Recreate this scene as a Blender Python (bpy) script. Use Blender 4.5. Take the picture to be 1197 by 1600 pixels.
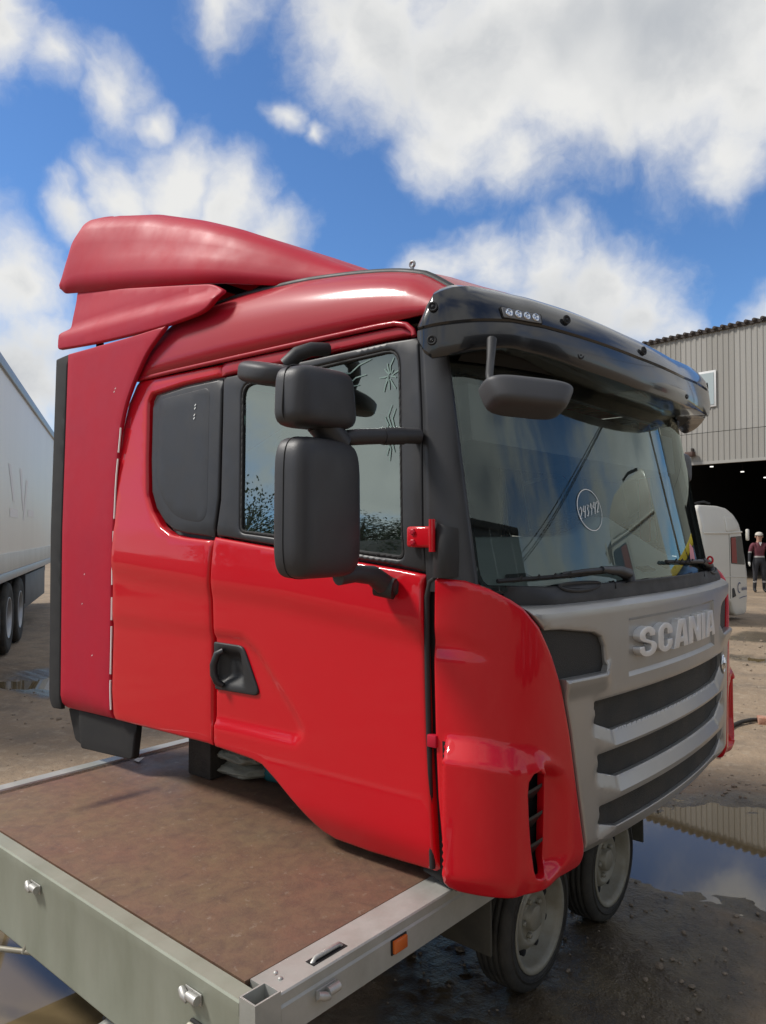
import bpy, bmesh, math, random
import numpy as np
from mathutils import Vector, Matrix, noise
from mathutils.geometry import delaunay_2d_cdt

random.seed(7)
rad = math.radians
scene = bpy.context.scene
COL = scene.collection
for o in list(bpy.data.objects):
    bpy.data.objects.remove(o)

# ------------------------------------------------------------------ camera
FW = Vector((-0.63786, 0.76966, 0.02749)); RT = Vector((0.76995, 0.63810, 0.0)); UP = Vector((0.01754, -0.02117, 0.99962))
CAM = Vector((0.0, -2.02, 1.74))
cam = bpy.data.cameras.new('camera'); camo = bpy.data.objects.new('camera', cam); COL.objects.link(camo)
cam.sensor_fit = 'VERTICAL'; cam.sensor_height = 24.0; cam.lens = 24.0 * 1200.0 / 1600.0
cam.clip_start = 0.05; cam.clip_end = 3000
m = Matrix((RT, UP, -FW)).transposed().to_4x4(); m.translation = CAM
camo.matrix_world = m
scene.camera = camo

# ------------------------------------------------------------------ light
SUN_EL = 47.0
SUN_DIR = Vector((-0.80, -0.60, 0)).normalized()         # horizontal direction towards the sun
sun_vec = (SUN_DIR * math.cos(rad(SUN_EL)) + Vector((0, 0, math.sin(rad(SUN_EL))))).normalized()
sl = bpy.data.lights.new('sun', 'SUN'); sl.energy = 2.7; sl.angle = rad(11); sl.color = (1.0, 0.955, 0.89)
so = bpy.data.objects.new('sun', sl); COL.objects.link(so)
so.rotation_euler = (-sun_vec).to_track_quat('-Z', 'Y').to_euler()

world = bpy.data.worlds.new('World'); scene.world = world; world.use_nodes = True
WN = world.node_tree.nodes; WL = world.node_tree.links
WN.clear()


def wn(t, **kw):
    n = WN.new(t)
    for k, v in kw.items():
        setattr(n, k, v)
    return n


def wmath(op, a, b=None, c=None, clamp=False):
    n = wn('ShaderNodeMath', operation=op, use_clamp=clamp)
    for i, v in enumerate((a, b, c)):
        if v is None:
            continue
        if isinstance(v, (int, float)):
            n.inputs[i].default_value = v
        else:
            WL.new(v, n.inputs[i])
    return n.outputs[0]


def wvec(op, a, b=None, s=None):
    n = wn('ShaderNodeVectorMath', operation=op)
    for i, v in enumerate((a, b)):
        if v is None:
            continue
        if hasattr(v, 'is_linked') or isinstance(v, bpy.types.NodeSocket):
            WL.new(v, n.inputs[i])
        else:
            n.inputs[i].default_value = v
    if s is not None:
        n.inputs['Scale'].default_value = s
    return n


def wnoise(vec, scale, detail, rough=0.55):
    n = wn('ShaderNodeTexNoise'); n.inputs['Scale'].default_value = scale
    n.inputs['Detail'].default_value = detail; n.inputs['Roughness'].default_value = rough
    WL.new(vec, n.inputs['Vector']); return n


def wrange(v, a, b, c=0.0, d=1.0, smooth=True):
    n = wn('ShaderNodeMapRange'); n.interpolation_type = 'SMOOTHSTEP' if smooth else 'LINEAR'
    WL.new(v, n.inputs['Value'])
    for i, x in zip((1, 2, 3, 4), (a, b, c, d)):
        n.inputs[i].default_value = x
    return n.outputs[0]


def pixdir(px, py):
    return (FW + RT * ((px - 598.5) / 1200.0) - UP * ((py - 800.0) / 1200.0)).normalized()


sky = wn('ShaderNodeTexSky'); sky.sky_type = 'NISHITA'; sky.sun_disc = False
sky.sun_elevation = rad(SUN_EL); sky.sun_rotation = math.atan2(SUN_DIR.x, SUN_DIR.y)
sky.air_density = 1.0; sky.dust_density = 0.25; sky.ozone_density = 2.2; sky.altitude = 200
tc = wn('ShaderNodeTexCoord')
vdir = wvec('NORMALIZE', tc.outputs['Generated']).outputs[0]
# domain warp for ragged cloud edges
w1 = wnoise(vdir, 4.2, 5, 0.6)
w1c = wvec('SUBTRACT', w1.outputs['Color'], (0.5, 0.5, 0.5)).outputs[0]
w1s = wvec('SCALE', w1c, s=0.15).outputs[0]
vw = wvec('ADD', vdir, w1s).outputs[0]
BLOBS = [  # cumulus in view: picture direction and angular radius
    (0, 65, 46), (80, 98, 38), (165, 138, 40), (235, 175, 22), (-20, 0, 34),
    (105, 308, 34), (185, 290, 46), (270, 285, 60), (350, 322, 60), (425, 380, 46),
    (-15, 430, 66), (25, 510, 56), (0, 600, 90),
    (350, 0, 44), (465, 190, 20), (505, 212, 15),
    (520, 20, 60), (600, 55, 100), (740, 90, 120), (900, 60, 140), (1080, 20, 160), (690, 205, 66), (790, 232, 68), (835, 290, 28),
    (960, 160, 76), (1180, 130, 80), (1150, 240, 46),
    (690, 415, 40), (760, 410, 56), (850, 405, 64), (940, 430, 66), (1010, 480, 56), (900, 500, 90), (1050, 515, 40), (1195, 500, 30),
]
acc = None
for (px, py, r) in BLOBS:
    c = pixdir(px, py)
    d = wvec('DISTANCE', vw, tuple(c)).outputs['Value']
    k_ = 0.5 + r / 170.0
    f = wmath('MULTIPLY_ADD', d, -1200.0 / (r * 1.25) * k_, k_)
    if acc is None:
        acc = f
    else:
        n = wn('ShaderNodeMath', operation='SMOOTH_MAX'); WL.new(acc, n.inputs[0]); WL.new(f, n.inputs[1]); n.inputs[2].default_value = 0.12
        acc = n.outputs[0]
# the rest of the sky: the same kind of broken cumulus
gn = wnoise(vw, 2.3, 5, 0.5)
gen = wmath('MULTIPLY_ADD', gn.outputs['Fac'], 5.0, -2.12)
dview = wvec('DOT_PRODUCT', vdir, tuple(FW)).outputs['Value']
inview = wrange(dview, 0.70, 0.80)
mixf = wn('ShaderNodeMix', data_type='FLOAT'); WL.new(inview, mixf.inputs[0]); WL.new(gen, mixf.inputs[2]); WL.new(acc, mixf.inputs[3])
dn = wnoise(vw, 8.0, 8, 0.64)
dterm = wmath('MULTIPLY_ADD', dn.outputs['Fac'], 1.35, -0.72)
field = wmath('ADD', mixf.outputs[0], dterm)
mask = wrange(field, -0.32, 0.68)
# cloud shade: thick middles and undersides greyer, rims white
offs = wvec('ADD', vw, (-0.018, -0.03, 0.05)).outputs[0]
s1 = wnoise(offs, 4.5, 3, 0.5); s2 = wnoise(vw, 4.5, 3, 0.5)
rel = wmath('SUBTRACT', s2.outputs['Fac'], s1.outputs['Fac'])
thick = wrange(field, 0.35, 1.5)
big = wnoise(vdir, 3.1, 3, 0.5)
shade = wmath('MULTIPLY', thick, wrange(big.outputs['Fac'], 0.38, 0.62, 0.15, 1.0))
shade = wmath('ADD', shade, wmath('MULTIPLY', rel, 1.5), clamp=True)
ccol = wn('ShaderNodeMix', data_type='RGBA'); WL.new(shade, ccol.inputs[0])
ccol.inputs[6].default_value = (6.6, 6.6, 6.5, 1); ccol.inputs[7].default_value = (3.5, 3.75, 4.1, 1)
skyc = wn('ShaderNodeMix', data_type='RGBA'); skyc.blend_type = 'MULTIPLY'; skyc.inputs[0].default_value = 1.0
WL.new(sky.outputs[0], skyc.inputs[6]); skyc.inputs[7].default_value = (0.62, 0.88, 1.16, 1)
fin = wn('ShaderNodeMix', data_type='RGBA'); WL.new(mask, fin.inputs[0]); WL.new(skyc.outputs[2], fin.inputs[6]); WL.new(ccol.outputs[2], fin.inputs[7])
bg = wn('ShaderNodeBackground'); bg.inputs['Strength'].default_value = 0.10
WL.new(fin.outputs[2], bg.inputs['Color'])
wo = wn('ShaderNodeOutputWorld'); WL.new(bg.outputs[0], wo.inputs['Surface'])

scene.view_settings.view_transform = 'Standard'; scene.view_settings.look = 'None'
scene.view_settings.exposure = 0.34; scene.view_settings.gamma = 1.0
scene.view_settings.use_curve_mapping = False
world.cycles.sampling_method = 'MANUAL'; world.cycles.sample_map_resolution = 512
scene.cycles.max_bounces = 7; scene.cycles.transparent_max_bounces = 10; scene.cycles.diffuse_bounces = 3; scene.cycles.glossy_bounces = 4
scene.cycles.caustics_reflective = False; scene.cycles.caustics_refractive = False


# ------------------------------------------------------------------ materials
def mat(name, col, rough=0.5, metal=0.0, coat=0.0, coat_rough=0.03, var=0.0, vscale=3.0, var_col=None, bump=0.0, bscale=60.0,
        rvar=0.0, spec=0.5, ior=1.5, emit=None, streak=None):
    mt = bpy.data.materials.new(name); mt.use_nodes = True
    nt = mt.node_tree; N = nt.nodes; L = nt.links
    p = N['Principled BSDF']
    p.inputs['Base Color'].default_value = (*col, 1); p.inputs['Roughness'].default_value = rough
    p.inputs['Metallic'].default_value = metal; p.inputs['Coat Weight'].default_value = coat
    p.inputs['Coat Roughness'].default_value = coat_rough; p.inputs['IOR'].default_value = ior
    p.inputs['Specular IOR Level'].default_value = spec
    tcn = N.new('ShaderNodeTexCoord'); vec = tcn.outputs['Object']
    if streak:
        mp = N.new('ShaderNodeMapping'); mp.inputs['Scale'].default_value = streak
        L.new(vec, mp.inputs['Vector']); vec = mp.outputs['Vector']
    if var > 0:
        nz = N.new('ShaderNodeTexNoise'); nz.inputs['Scale'].default_value = vscale; nz.inputs['Detail'].default_value = 8
        nz.inputs['Roughness'].default_value = 0.62; L.new(vec, nz.inputs['Vector'])
        mr = N.new('ShaderNodeMapRange'); L.new(nz.outputs['Fac'], mr.inputs[0])
        mr.inputs[1].default_value = 0.35; mr.inputs[2].default_value = 0.7; mr.inputs[3].default_value = 0; mr.inputs[4].default_value = var
        mx = N.new('ShaderNodeMix'); mx.data_type = 'RGBA'; L.new(mr.outputs[0], mx.inputs[0])
        mx.inputs[6].default_value = (*col, 1)
        vc = var_col if var_col else tuple(c * 0.5 for c in col)
        mx.inputs[7].default_value = (*vc, 1)
        L.new(mx.outputs[2], p.inputs['Base Color'])
    if rvar > 0:
        nz2 = N.new('ShaderNodeTexNoise'); nz2.inputs['Scale'].default_value = vscale * 1.7; nz2.inputs['Detail'].default_value = 6
        L.new(vec, nz2.inputs['Vector'])
        mr2 = N.new('ShaderNodeMapRange'); L.new(nz2.outputs['Fac'], mr2.inputs[0])
        mr2.inputs[1].default_value = 0.3; mr2.inputs[2].default_value = 0.7
        mr2.inputs[3].default_value = max(0.02, rough - rvar); mr2.inputs[4].default_value = min(1, rough + rvar)
        L.new(mr2.outputs[0], p.inputs['Roughness'])
    if bump > 0:
        nb = N.new('ShaderNodeTexNoise'); nb.inputs['Scale'].default_value = bscale; nb.inputs['Detail'].default_value = 5
        L.new(vec, nb.inputs['Vector'])
        b = N.new('ShaderNodeBump'); b.inputs['Strength'].default_value = bump; b.inputs['Distance'].default_value = 0.01
        L.new(nb.outputs['Fac'], b.inputs['Height']); L.new(b.outputs[0], p.inputs['Normal'])
    if emit:
        p.inputs['Emission Color'].default_value = (*emit[:3], 1); p.inputs['Emission Strength'].default_value = emit[3]
    return mt


def glass_mat(name, tint, ior=1.62, rough=0.0, dirt=0.0):
    mt = bpy.data.materials.new(name); mt.use_nodes = True
    N = mt.node_tree.nodes; L = mt.node_tree.links; N.clear()
    out = N.new('ShaderNodeOutputMaterial'); mix = N.new('ShaderNodeMixShader')
    tr = N.new('ShaderNodeBsdfTransparent'); tr.inputs[0].default_value = (*tint, 1)
    gl = N.new('ShaderNodeBsdfGlossy'); gl.inputs['Roughness'].default_value = rough; gl.inputs[0].default_value = (0.82, 0.95, 0.91, 1)
    fr = N.new('ShaderNodeFresnel'); fr.inputs[0].default_value = ior
    L.new(fr.outputs[0], mix.inputs[0]); L.new(tr.outputs[0], mix.inputs[1]); L.new(gl.outputs[0], mix.inputs[2])
    if dirt > 0:
        df = N.new('ShaderNodeBsdfDiffuse'); df.inputs[0].default_value = (0.35, 0.38, 0.36, 1)
        nz = N.new('ShaderNodeTexNoise'); nz.inputs['Scale'].default_value = 5; nz.inputs['Detail'].default_value = 8
        tcn = N.new('ShaderNodeTexCoord'); L.new(tcn.outputs['Object'], nz.inputs['Vector'])
        mr = N.new('ShaderNodeMapRange'); L.new(nz.outputs['Fac'], mr.inputs[0]); mr.inputs[1].default_value = 0.4; mr.inputs[2].default_value = 0.75
        mr.inputs[3].default_value = dirt * 0.3; mr.inputs[4].default_value = dirt
        m2 = N.new('ShaderNodeMixShader'); L.new(mr.outputs[0], m2.inputs[0]); L.new(mix.outputs[0], m2.inputs[1]); L.new(df.outputs[0], m2.inputs[2])
        L.new(m2.outputs[0], out.inputs[0])
    else:
        L.new(mix.outputs[0], out.inputs[0])
    return mt


M = {}
M['red'] = mat('red paint', (0.56, 0.003, 0.012), 0.45, coat=0.8, coat_rough=0.03, var=0.25, vscale=2.0, var_col=(0.51, 0.003, 0.012), spec=0.15)
def dust_coat(mt, lo, hi, scale):
    N = mt.node_tree.nodes; L = mt.node_tree.links; p = N['Principled BSDF']
    tcn = N.new('ShaderNodeTexCoord'); nz = N.new('ShaderNodeTexNoise'); nz.inputs['Scale'].default_value = scale; nz.inputs['Detail'].default_value = 9; nz.inputs['Roughness'].default_value = 0.7
    L.new(tcn.outputs['Object'], nz.inputs['Vector'])
    mr = N.new('ShaderNodeMapRange'); L.new(nz.outputs['Fac'], mr.inputs[0]); mr.inputs[1].default_value = 0.38; mr.inputs[2].default_value = 0.68; mr.inputs[3].default_value = lo; mr.inputs[4].default_value = hi
    L.new(mr.outputs[0], p.inputs['Coat Roughness'])
dust_coat(M['red'], 0.015, 0.11, 3.5)
M['red_roof'] = mat('red roof paint, dulled', (0.38, 0.006, 0.018), 0.45, spec=0.2, coat=0.5, coat_rough=0.14, var=0.5, vscale=3.0, var_col=(0.36, 0.012, 0.028))  # deeper red with a softer gloss than the body paint
M['red_faded'] = mat('faded red deflector paint', (0.44, 0.008, 0.028), 0.55, spec=0.25, coat=0.08, coat_rough=0.3, var=0.7, vscale=4.0, var_col=(0.39, 0.013, 0.036), rvar=0.1)
M['black'] = mat('black plastic', (0.018, 0.018, 0.019), 0.55, var=0.5, vscale=7, var_col=(0.028, 0.028, 0.029), bump=0.08, bscale=350, rvar=0.08)
M['black_gloss'] = mat('black gloss visor acrylic', (0.012, 0.012, 0.013), 0.20, coat=0.55, coat_rough=0.05, var=0.4, vscale=5, var_col=(0.018, 0.018, 0.018))
M['black_satin'] = mat('black satin trim', (0.022, 0.022, 0.024), 0.42, var=0.4, vscale=6, var_col=(0.03, 0.03, 0.032), rvar=0.06)
M['rubber'] = mat('rubber', (0.012, 0.012, 0.013), 0.75, var=0.5, vscale=10, var_col=(0.025, 0.024, 0.022))
M['gap'] = mat('dark shut line', (0.006, 0.006, 0.006), 0.8)
M['mirror_grey'] = mat('grey black mirror shell', (0.032, 0.032, 0.035), 0.48, bump=0.10, bscale=420, var=0.4, vscale=6, var_col=(0.045, 0.045, 0.047), rvar=0.06)
M['fmirror_grey'] = mat('weathered grey mirror shell', (0.060, 0.060, 0.063), 0.5, bump=0.10, bscale=420, var=0.6, vscale=9, var_col=(0.07, 0.07, 0.075))
M['silver'] = mat('silver grey grille paint', (0.385, 0.378, 0.362), 0.34, metal=0.55, coat=0.25, coat_rough=0.2, var=0.35, vscale=5, var_col=(0.325, 0.318, 0.302), rvar=0.05)
M['letter'] = mat('bright silver lettering', (0.78, 0.78, 0.77), 0.30, metal=0.35, var=0.3, vscale=14, var_col=(0.40, 0.40, 0.41))
M['mesh'] = mat('dusty black grille mesh', (0.020, 0.023, 0.023), 0.7, var=0.9, vscale=5.5, var_col=(0.055, 0.048, 0.038), bump=0.5, bscale=260)
M['lampdark'] = mat('black textured blanking plate', (0.016, 0.016, 0.015), 0.62, bump=0.3, bscale=300, var=0.4, vscale=8, var_col=(0.03, 0.028, 0.025))
M['lens'] = glass_mat('clear lamp lens', (0.9, 0.92, 0.92), 1.5)
M['chrome'] = mat('lamp reflector', (0.7, 0.72, 0.74), 0.15, metal=1.0)
M['glass_ws'] = glass_mat('windscreen glass', (0.86, 0.95, 0.92), 1.75, dirt=0.05)
M['glass_side'] = glass_mat('tinted door glass', (0.36, 0.47, 0.44), 3.5, dirt=0.03)
M['frit'] = mat('black glass frit', (0.012, 0.012, 0.013), 0.12)
M['interior'] = mat('dark grey interior trim', (0.22, 0.225, 0.23), 0.7, var=0.5, vscale=4, var_col=(0.15, 0.155, 0.16))
M['dash'] = mat('grey blue dashboard', (0.42, 0.47, 0.47), 0.6, var=0.4, vscale=5, var_col=(0.32, 0.37, 0.37))
M['seat'] = mat('dark seat fabric', (0.025, 0.026, 0.03), 0.9, bump=0.2, bscale=150)
M['liner'] = mat('beige grey cab lining', (0.60, 0.58, 0.54), 0.8, var=0.4, vscale=3, var_col=(0.5, 0.48, 0.45))
M['paper'] = mat('white paper', (0.75, 0.75, 0.72), 0.7)
M['chalk'] = mat('white paint marker', (0.8, 0.82, 0.8), 0.7)
M['decal'] = mat('pale green sticker', (0.16, 0.24, 0.215), 0.6)
M['steel'] = mat('dull steel', (0.30, 0.30, 0.30), 0.4, metal=0.8)
M['pink'] = mat('pink tag', (0.75, 0.32, 0.36), 0.7)


# ------------------------------------------------------------------ object helpers
def link(o, parent=None, label=None, cat=None, group=None, kind=None):
    COL.objects.link(o)
    if parent: o.parent = parent
    if label: o['label'] = label
    if cat: o['category'] = cat
    if group: o['group'] = group
    if kind: o['kind'] = kind
    return o


def mesh_obj(name, verts, faces, material, parent=None, smooth=True, **kw):
    me = bpy.data.meshes.new(name); me.from_pydata([tuple(v) for v in verts], [], faces)
    me.update()
    if smooth:
        me.polygons.foreach_set('use_smooth', [True] * len(me.polygons))
    if material: me.materials.append(material)
    return link(bpy.data.objects.new(name, me), parent, **kw)


def bm_obj(name, bm, material, parent=None, smooth=False, **kw):
    me = bpy.data.meshes.new(name); bm.normal_update(); bm.to_mesh(me); bm.free()
    if smooth: me.polygons.foreach_set('use_smooth', [True] * len(me.polygons))
    if material: me.materials.append(material)
    return link(bpy.data.objects.new(name, me), parent, **kw)


def empty(name, loc=(0, 0, 0), rz=0.0, **kw):
    o = bpy.data.objects.new(name, None); o.location = loc; o.rotation_euler = (0, 0, rz)
    o.empty_display_size = 0.2
    return link(o, None, **kw)


def smooth_by_angle(o, ang=35):
    me = o.data
    me.polygons.foreach_set('use_smooth', [True] * len(me.polygons))
    bm = bmesh.new(); bm.from_mesh(me)
    for e in bm.edges:
        if len(e.link_faces) == 2 and e.calc_face_angle(0) > rad(ang): e.smooth = False
    bm.to_mesh(me); bm.free()
    return o


def box(name, lo, hi, material, parent=None, bev=0.0, seg=2, rot=None, **kw):
    """box from lo to hi, edges bevelled; rot = Matrix applied about the box centre"""
    lo = Vector(lo); hi = Vector(hi); c = (lo + hi) / 2; s = hi - lo
    bm = bmesh.new(); bmesh.ops.create_cube(bm, size=1.0)
    for v in bm.verts: v.co = Vector((v.co.x * s.x, v.co.y * s.y, v.co.z * s.z))
    if bev > 0:
        bmesh.ops.bevel(bm, geom=list(bm.edges), offset=min(bev, min(s) * 0.49), segments=seg, profile=0.5, affect='EDGES')
    if rot is not None: bmesh.ops.transform(bm, matrix=rot, verts=bm.verts)
    bmesh.ops.translate(bm, vec=c, verts=bm.verts)
    o = bm_obj(name, bm, material, parent, **kw)
    if bev > 0: smooth_by_angle(o, 40)
    return o


def tube_geo(path, r, n=10, cap=True, closed=False):
    path = [Vector(p) for p in path]
    rs = r if isinstance(r, (list, tuple)) else [r] * len(path)
    V = []; F = []
    prev = None
    for i, p in enumerate(path):
        if closed: t = path[(i + 1) % len(path)] - path[i - 1]
        else: t = (path[min(i + 1, len(path) - 1)] - path[max(i - 1, 0)])
        t.normalize()
        if prev is None:
            a = Vector((0, 0, 1)) if abs(t.z) < 0.9 else Vector((1, 0, 0))
            x = t.cross(a).normalized()
        else:
            x = (prev - t * prev.dot(t)).normalized()
        prev = x; y = t.cross(x)
        for k in range(n):
            a = 2 * math.pi * k / n
            V.append(p + (x * math.cos(a) + y * math.sin(a)) * rs[i])
    m_ = len(path)
    for i in range(m_ if closed else m_ - 1):
        j = (i + 1) % m_
        for k in range(n):
            F.append((i * n + k, i * n + (k + 1) % n, j * n + (k + 1) % n, j * n + k))
    if cap and not closed:
        F.append(tuple(range(n - 1, -1, -1))); F.append(tuple((m_ - 1) * n + k for k in range(n)))
    return V, F


def tube(name, path, r, material, parent=None, n=10, closed=False, **kw):
    V, F = tube_geo(path, r, n, True, closed)
    return smooth_by_angle(mesh_obj(name, V, F, material, parent, **kw), 50)


def join_geo(parts):
    V = []; F = []
    for v, f in parts:
        b = len(V); V += list(v); F += [tuple(i + b for i in q) for q in f]
    return V, F


def grid_geo(rows, closed_u=False):
    n = len(rows[0]); V = [p for r in rows for p in r]; F = []
    for i in range(len(rows) - 1):
        for k in range(n if closed_u else n - 1):
            k2 = (k + 1) % n
            F.append((i * n + k, i * n + k2, (i + 1) * n + k2, (i + 1) * n + k))
    return V, F


def lathe_geo(profile, axis_o, axis_d, n=28):
    """profile: (along, radius)"""
    d = Vector(axis_d).normalized(); a = Vector((0, 0, 1)) if abs(d.z) < 0.9 else Vector((1, 0, 0))
    x = d.cross(a).normalized(); y = d.cross(x); o = Vector(axis_o)
    rows = [[o + d * s + (x * math.cos(2 * math.pi * k / n) + y * math.sin(2 * math.pi * k / n)) * r for k in range(n)] for s, r in profile]
    return grid_geo(rows, True)


def interp(xs, ys, x):
    return float(np.interp(x, xs, ys))


def sstep(a, b, x):
    t = min(1, max(0, (x - a) / (b - a))); return t * t * (3 - 2 * t)


def round_poly(pts, r, seg=5):
    """round the corners of a closed polygon; r number or list"""
    out = []; n = len(pts)
    for i in range(n):
        p0 = Vector(pts[i - 1]); p1 = Vector(pts[i]); p2 = Vector(pts[(i + 1) % n])
        ri = r[i] if isinstance(r, (list, tuple)) else r
        a = p0 - p1; b = p2 - p1
        if ri <= 0 or a.length < 1e-6 or b.length < 1e-6:
            out.append(tuple(p1)); continue
        la = min(ri, a.length * 0.48); lb = min(ri, b.length * 0.48)
        q0 = p1 + a.normalized() * la; q2 = p1 + b.normalized() * lb
        for k in range(seg + 1):
            t = k / seg
            out.append(tuple(q0 * (1 - t) ** 2 + p1 * 2 * t * (1 - t) + q2 * t * t))
    return out


def resample(pts, step):
    out = []
    n = len(pts)
    for i in range(n):
        a = Vector(pts[i]); b = Vector(pts[(i + 1) % n]); l = (b - a).length
        if l < 1e-7: continue
        k = max(1, int(math.ceil(l / step)))
        for j in range(k): out.append(a.lerp(b, j / k))
    return [(p.x, p.y) for p in out]


def seg_dist(P, loop):
    """distance of points P (n,2) to a closed loop (m,2)"""
    A = np.array(loop); B = np.roll(A, -1, axis=0); D = B - A; L2 = (D ** 2).sum(1) + 1e-14
    best = np.full(len(P), 1e9)
    for s in range(0, len(P), 2000):
        Q = P[s:s + 2000]
        t = ((Q[:, None, :] - A[None]) * D[None]).sum(2) / L2[None]
        t = np.clip(t, 0, 1)
        d = np.sqrt((((A[None] + t[..., None] * D[None]) - Q[:, None, :]) ** 2).sum(2))
        best[s:s + 2000] = d.min(1)
    return best


def inside(P, loop):
    A = np.array(loop); B = np.roll(A, -1, axis=0)
    r = np.zeros(len(P), bool)
    for a, b in zip(A, B):
        c = (a[1] > P[:, 1]) != (b[1] > P[:, 1])
        with np.errstate(divide='ignore', invalid='ignore'):
            xx = (b[0] - a[0]) * (P[:, 1] - a[1]) / (b[1] - a[1]) + a[0]
        r ^= c & (P[:, 0] < xx)
    return r


def panel_geo(outline, S, holes=(), res=0.04, edge=0.008, thick=0.02, feat=None, hole_edge=None, bstep=None, lines=()):
    """curved sheet: 2-D outline (with holes) filled with points, carried onto surface S, rim rolled and skirted"""
    hole_edge = edge if hole_edge is None else hole_edge
    bstep = bstep or res
    loops = [resample(outline, bstep)] + [resample(h, bstep) for h in holes]
    eds = [edge] + [hole_edge] * len(holes)
    pts = []; cons = []
    for lp in loops:
        b = len(pts); pts += lp; cons += [(b + i, b + (i + 1) % len(lp)) for i in range(len(lp))]
    for ln_ in lines:                       # fold lines the mesh must follow
        b = len(pts); q = []
        for a_, c_ in zip(ln_, ln_[1:]):
            k_ = max(1, int(math.hypot(c_[0] - a_[0], c_[1] - a_[1]) / bstep)); q += [(a_[0] + (c_[0] - a_[0]) * i / k_, a_[1] + (c_[1] - a_[1]) * i / k_) for i in range(k_)]
        q.append(tuple(ln_[-1])); pts += q; cons += [(b + i, b + i + 1) for i in range(len(q) - 1)]
    extra = []
    for lp, e in zip(loops, eds):
        if e <= 0: continue
        A = np.array(lp); T = np.roll(A, -1, 0) - np.roll(A, 1, 0); T /= (np.linalg.norm(T, axis=1)[:, None] + 1e-12)
        Nn = np.stack([-T[:, 1], T[:, 0]], 1)
        for k in (0.22, 0.55, 1.0):
            for sg in (1, -1):
                extra.append((A + Nn * sg * e * k, e * k))
    A0 = np.array(loops[0]); lo = A0.min(0); hi = A0.max(0)
    gx = np.arange(lo[0] + res / 2, hi[0], res); gz = np.arange(lo[1] + res / 2, hi[1], res * 0.9)
    G = np.array([(x + (res / 2 if j % 2 else 0), z) for j, z in enumerate(gz) for x in gx]) if len(gx) and len(gz) else np.zeros((0, 2))
    def ok(P, clear):
        k = inside(P, loops[0])
        for h in loops[1:]: k &= ~inside(P, h)
        for lp, e, c in zip(loops, eds, clear):
            k &= seg_dist(P, lp) >= c
        return k
    if len(G) and lines:
        LP_ = np.array([(p[0], p[1]) for p in pts[sum(len(l) for l in loops):]])
        G = G[np.array([np.min(((LP_ - g) ** 2).sum(1)) for g in G]) > (res * 0.5) ** 2]
    if len(G):
        G = G[ok(G, [e + min(res * 0.4, 0.02) for e in eds])]
    for P, d in extra:
        kk = ok(P, [d * 0.93] * len(loops))
        pts += [tuple(p) for p in P[kk]]
    pts += [tuple(p) for p in G]
    v2, e2, f2, *_ = delaunay_2d_cdt([Vector(p) for p in pts], cons, [], 1, 1e-6)
    P2 = np.array([(v.x, v.y) for v in v2])
    if f2:
        cen = np.array([P2[list(f)].mean(0) for f in f2]); keep = inside(cen, loops[0])
        for h_ in loops[1:]: keep &= ~inside(cen, h_)
        f2 = [f for f, k_ in zip(f2, keep) if k_]
    drop = np.zeros(len(P2))
    for lp, e in zip(loops, eds):
        if e <= 0: continue
        d = seg_dist(P2, lp); q = np.clip(e - d, 0, e)
        drop = np.maximum(drop, e - np.sqrt(np.maximum(e * e - q * q, 0)))
    V = []; NV = []
    h = 0.004
    for (u, v), dr in zip(P2, drop):
        p = S(u, v); n = (S(u + h, v) - S(u - h, v)).cross(S(u, v + h) - S(u, v - h)).normalized()
        o_ = feat(u, v) if feat else 0.0
        V.append(p + n * (o_ - dr)); NV.append(n)
    F = []
    cnt = {}
    for f in f2:
        a, b, c = f[:3]
        F.append(tuple(f))
        for i in range(len(f)):
            k = (min(f[i], f[(i + 1) % len(f)]), max(f[i], f[(i + 1) % len(f)])); cnt[k] = cnt.get(k, 0) + 1
    # orientation
    if F:
        s = 0
        for f in F[:200]:
            fn = (V[f[1]] - V[f[0]]).cross(V[f[2]] - V[f[0]]); s += fn.dot(NV[f[0]])
        if s < 0: F = [tuple(reversed(f)) for f in F]
    if thick > 0:
        mp = {}
        bnd = [k for k, c in cnt.items() if c == 1]
        for k in bnd:
            for i in k:
                if i not in mp:
                    mp[i] = (len(V), len(V) + 1)
                    V.append(V[i].copy()); V.append(V[i] - NV[i] * thick)
        for a, b in bnd:
            F.append((mp[a][0], mp[b][0], mp[b][1], mp[a][1]))
    return V, F


def panel(name, outline, S, material, parent=None, **kw):
    lab = {k: kw.pop(k) for k in ('label', 'cat', 'group', 'kind') if k in kw}
    V, F = panel_geo(outline, S, **kw)
    return mesh_obj(name, V, F, material, parent, True, **lab)


def poly_sd(u, v, poly):
    """signed distance, negative inside"""
    n = len(poly); d = 1e9; ins = False
    for i in range(n):
        ax, ay = poly[i]; bx, by = poly[(i + 1) % n]
        ex, ey = bx - ax, by - ay; wx, wy = u - ax, v - ay
        t = max(0, min(1, (wx * ex + wy * ey) / (ex * ex + ey * ey + 1e-14)))
        d = min(d, math.hypot(wx - ex * t, wy - ey * t))
        if (ay > v) != (by > v) and u < (bx - ax) * (v - ay) / (by - ay) + ax: ins = not ins
    return -d if ins else d


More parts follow.
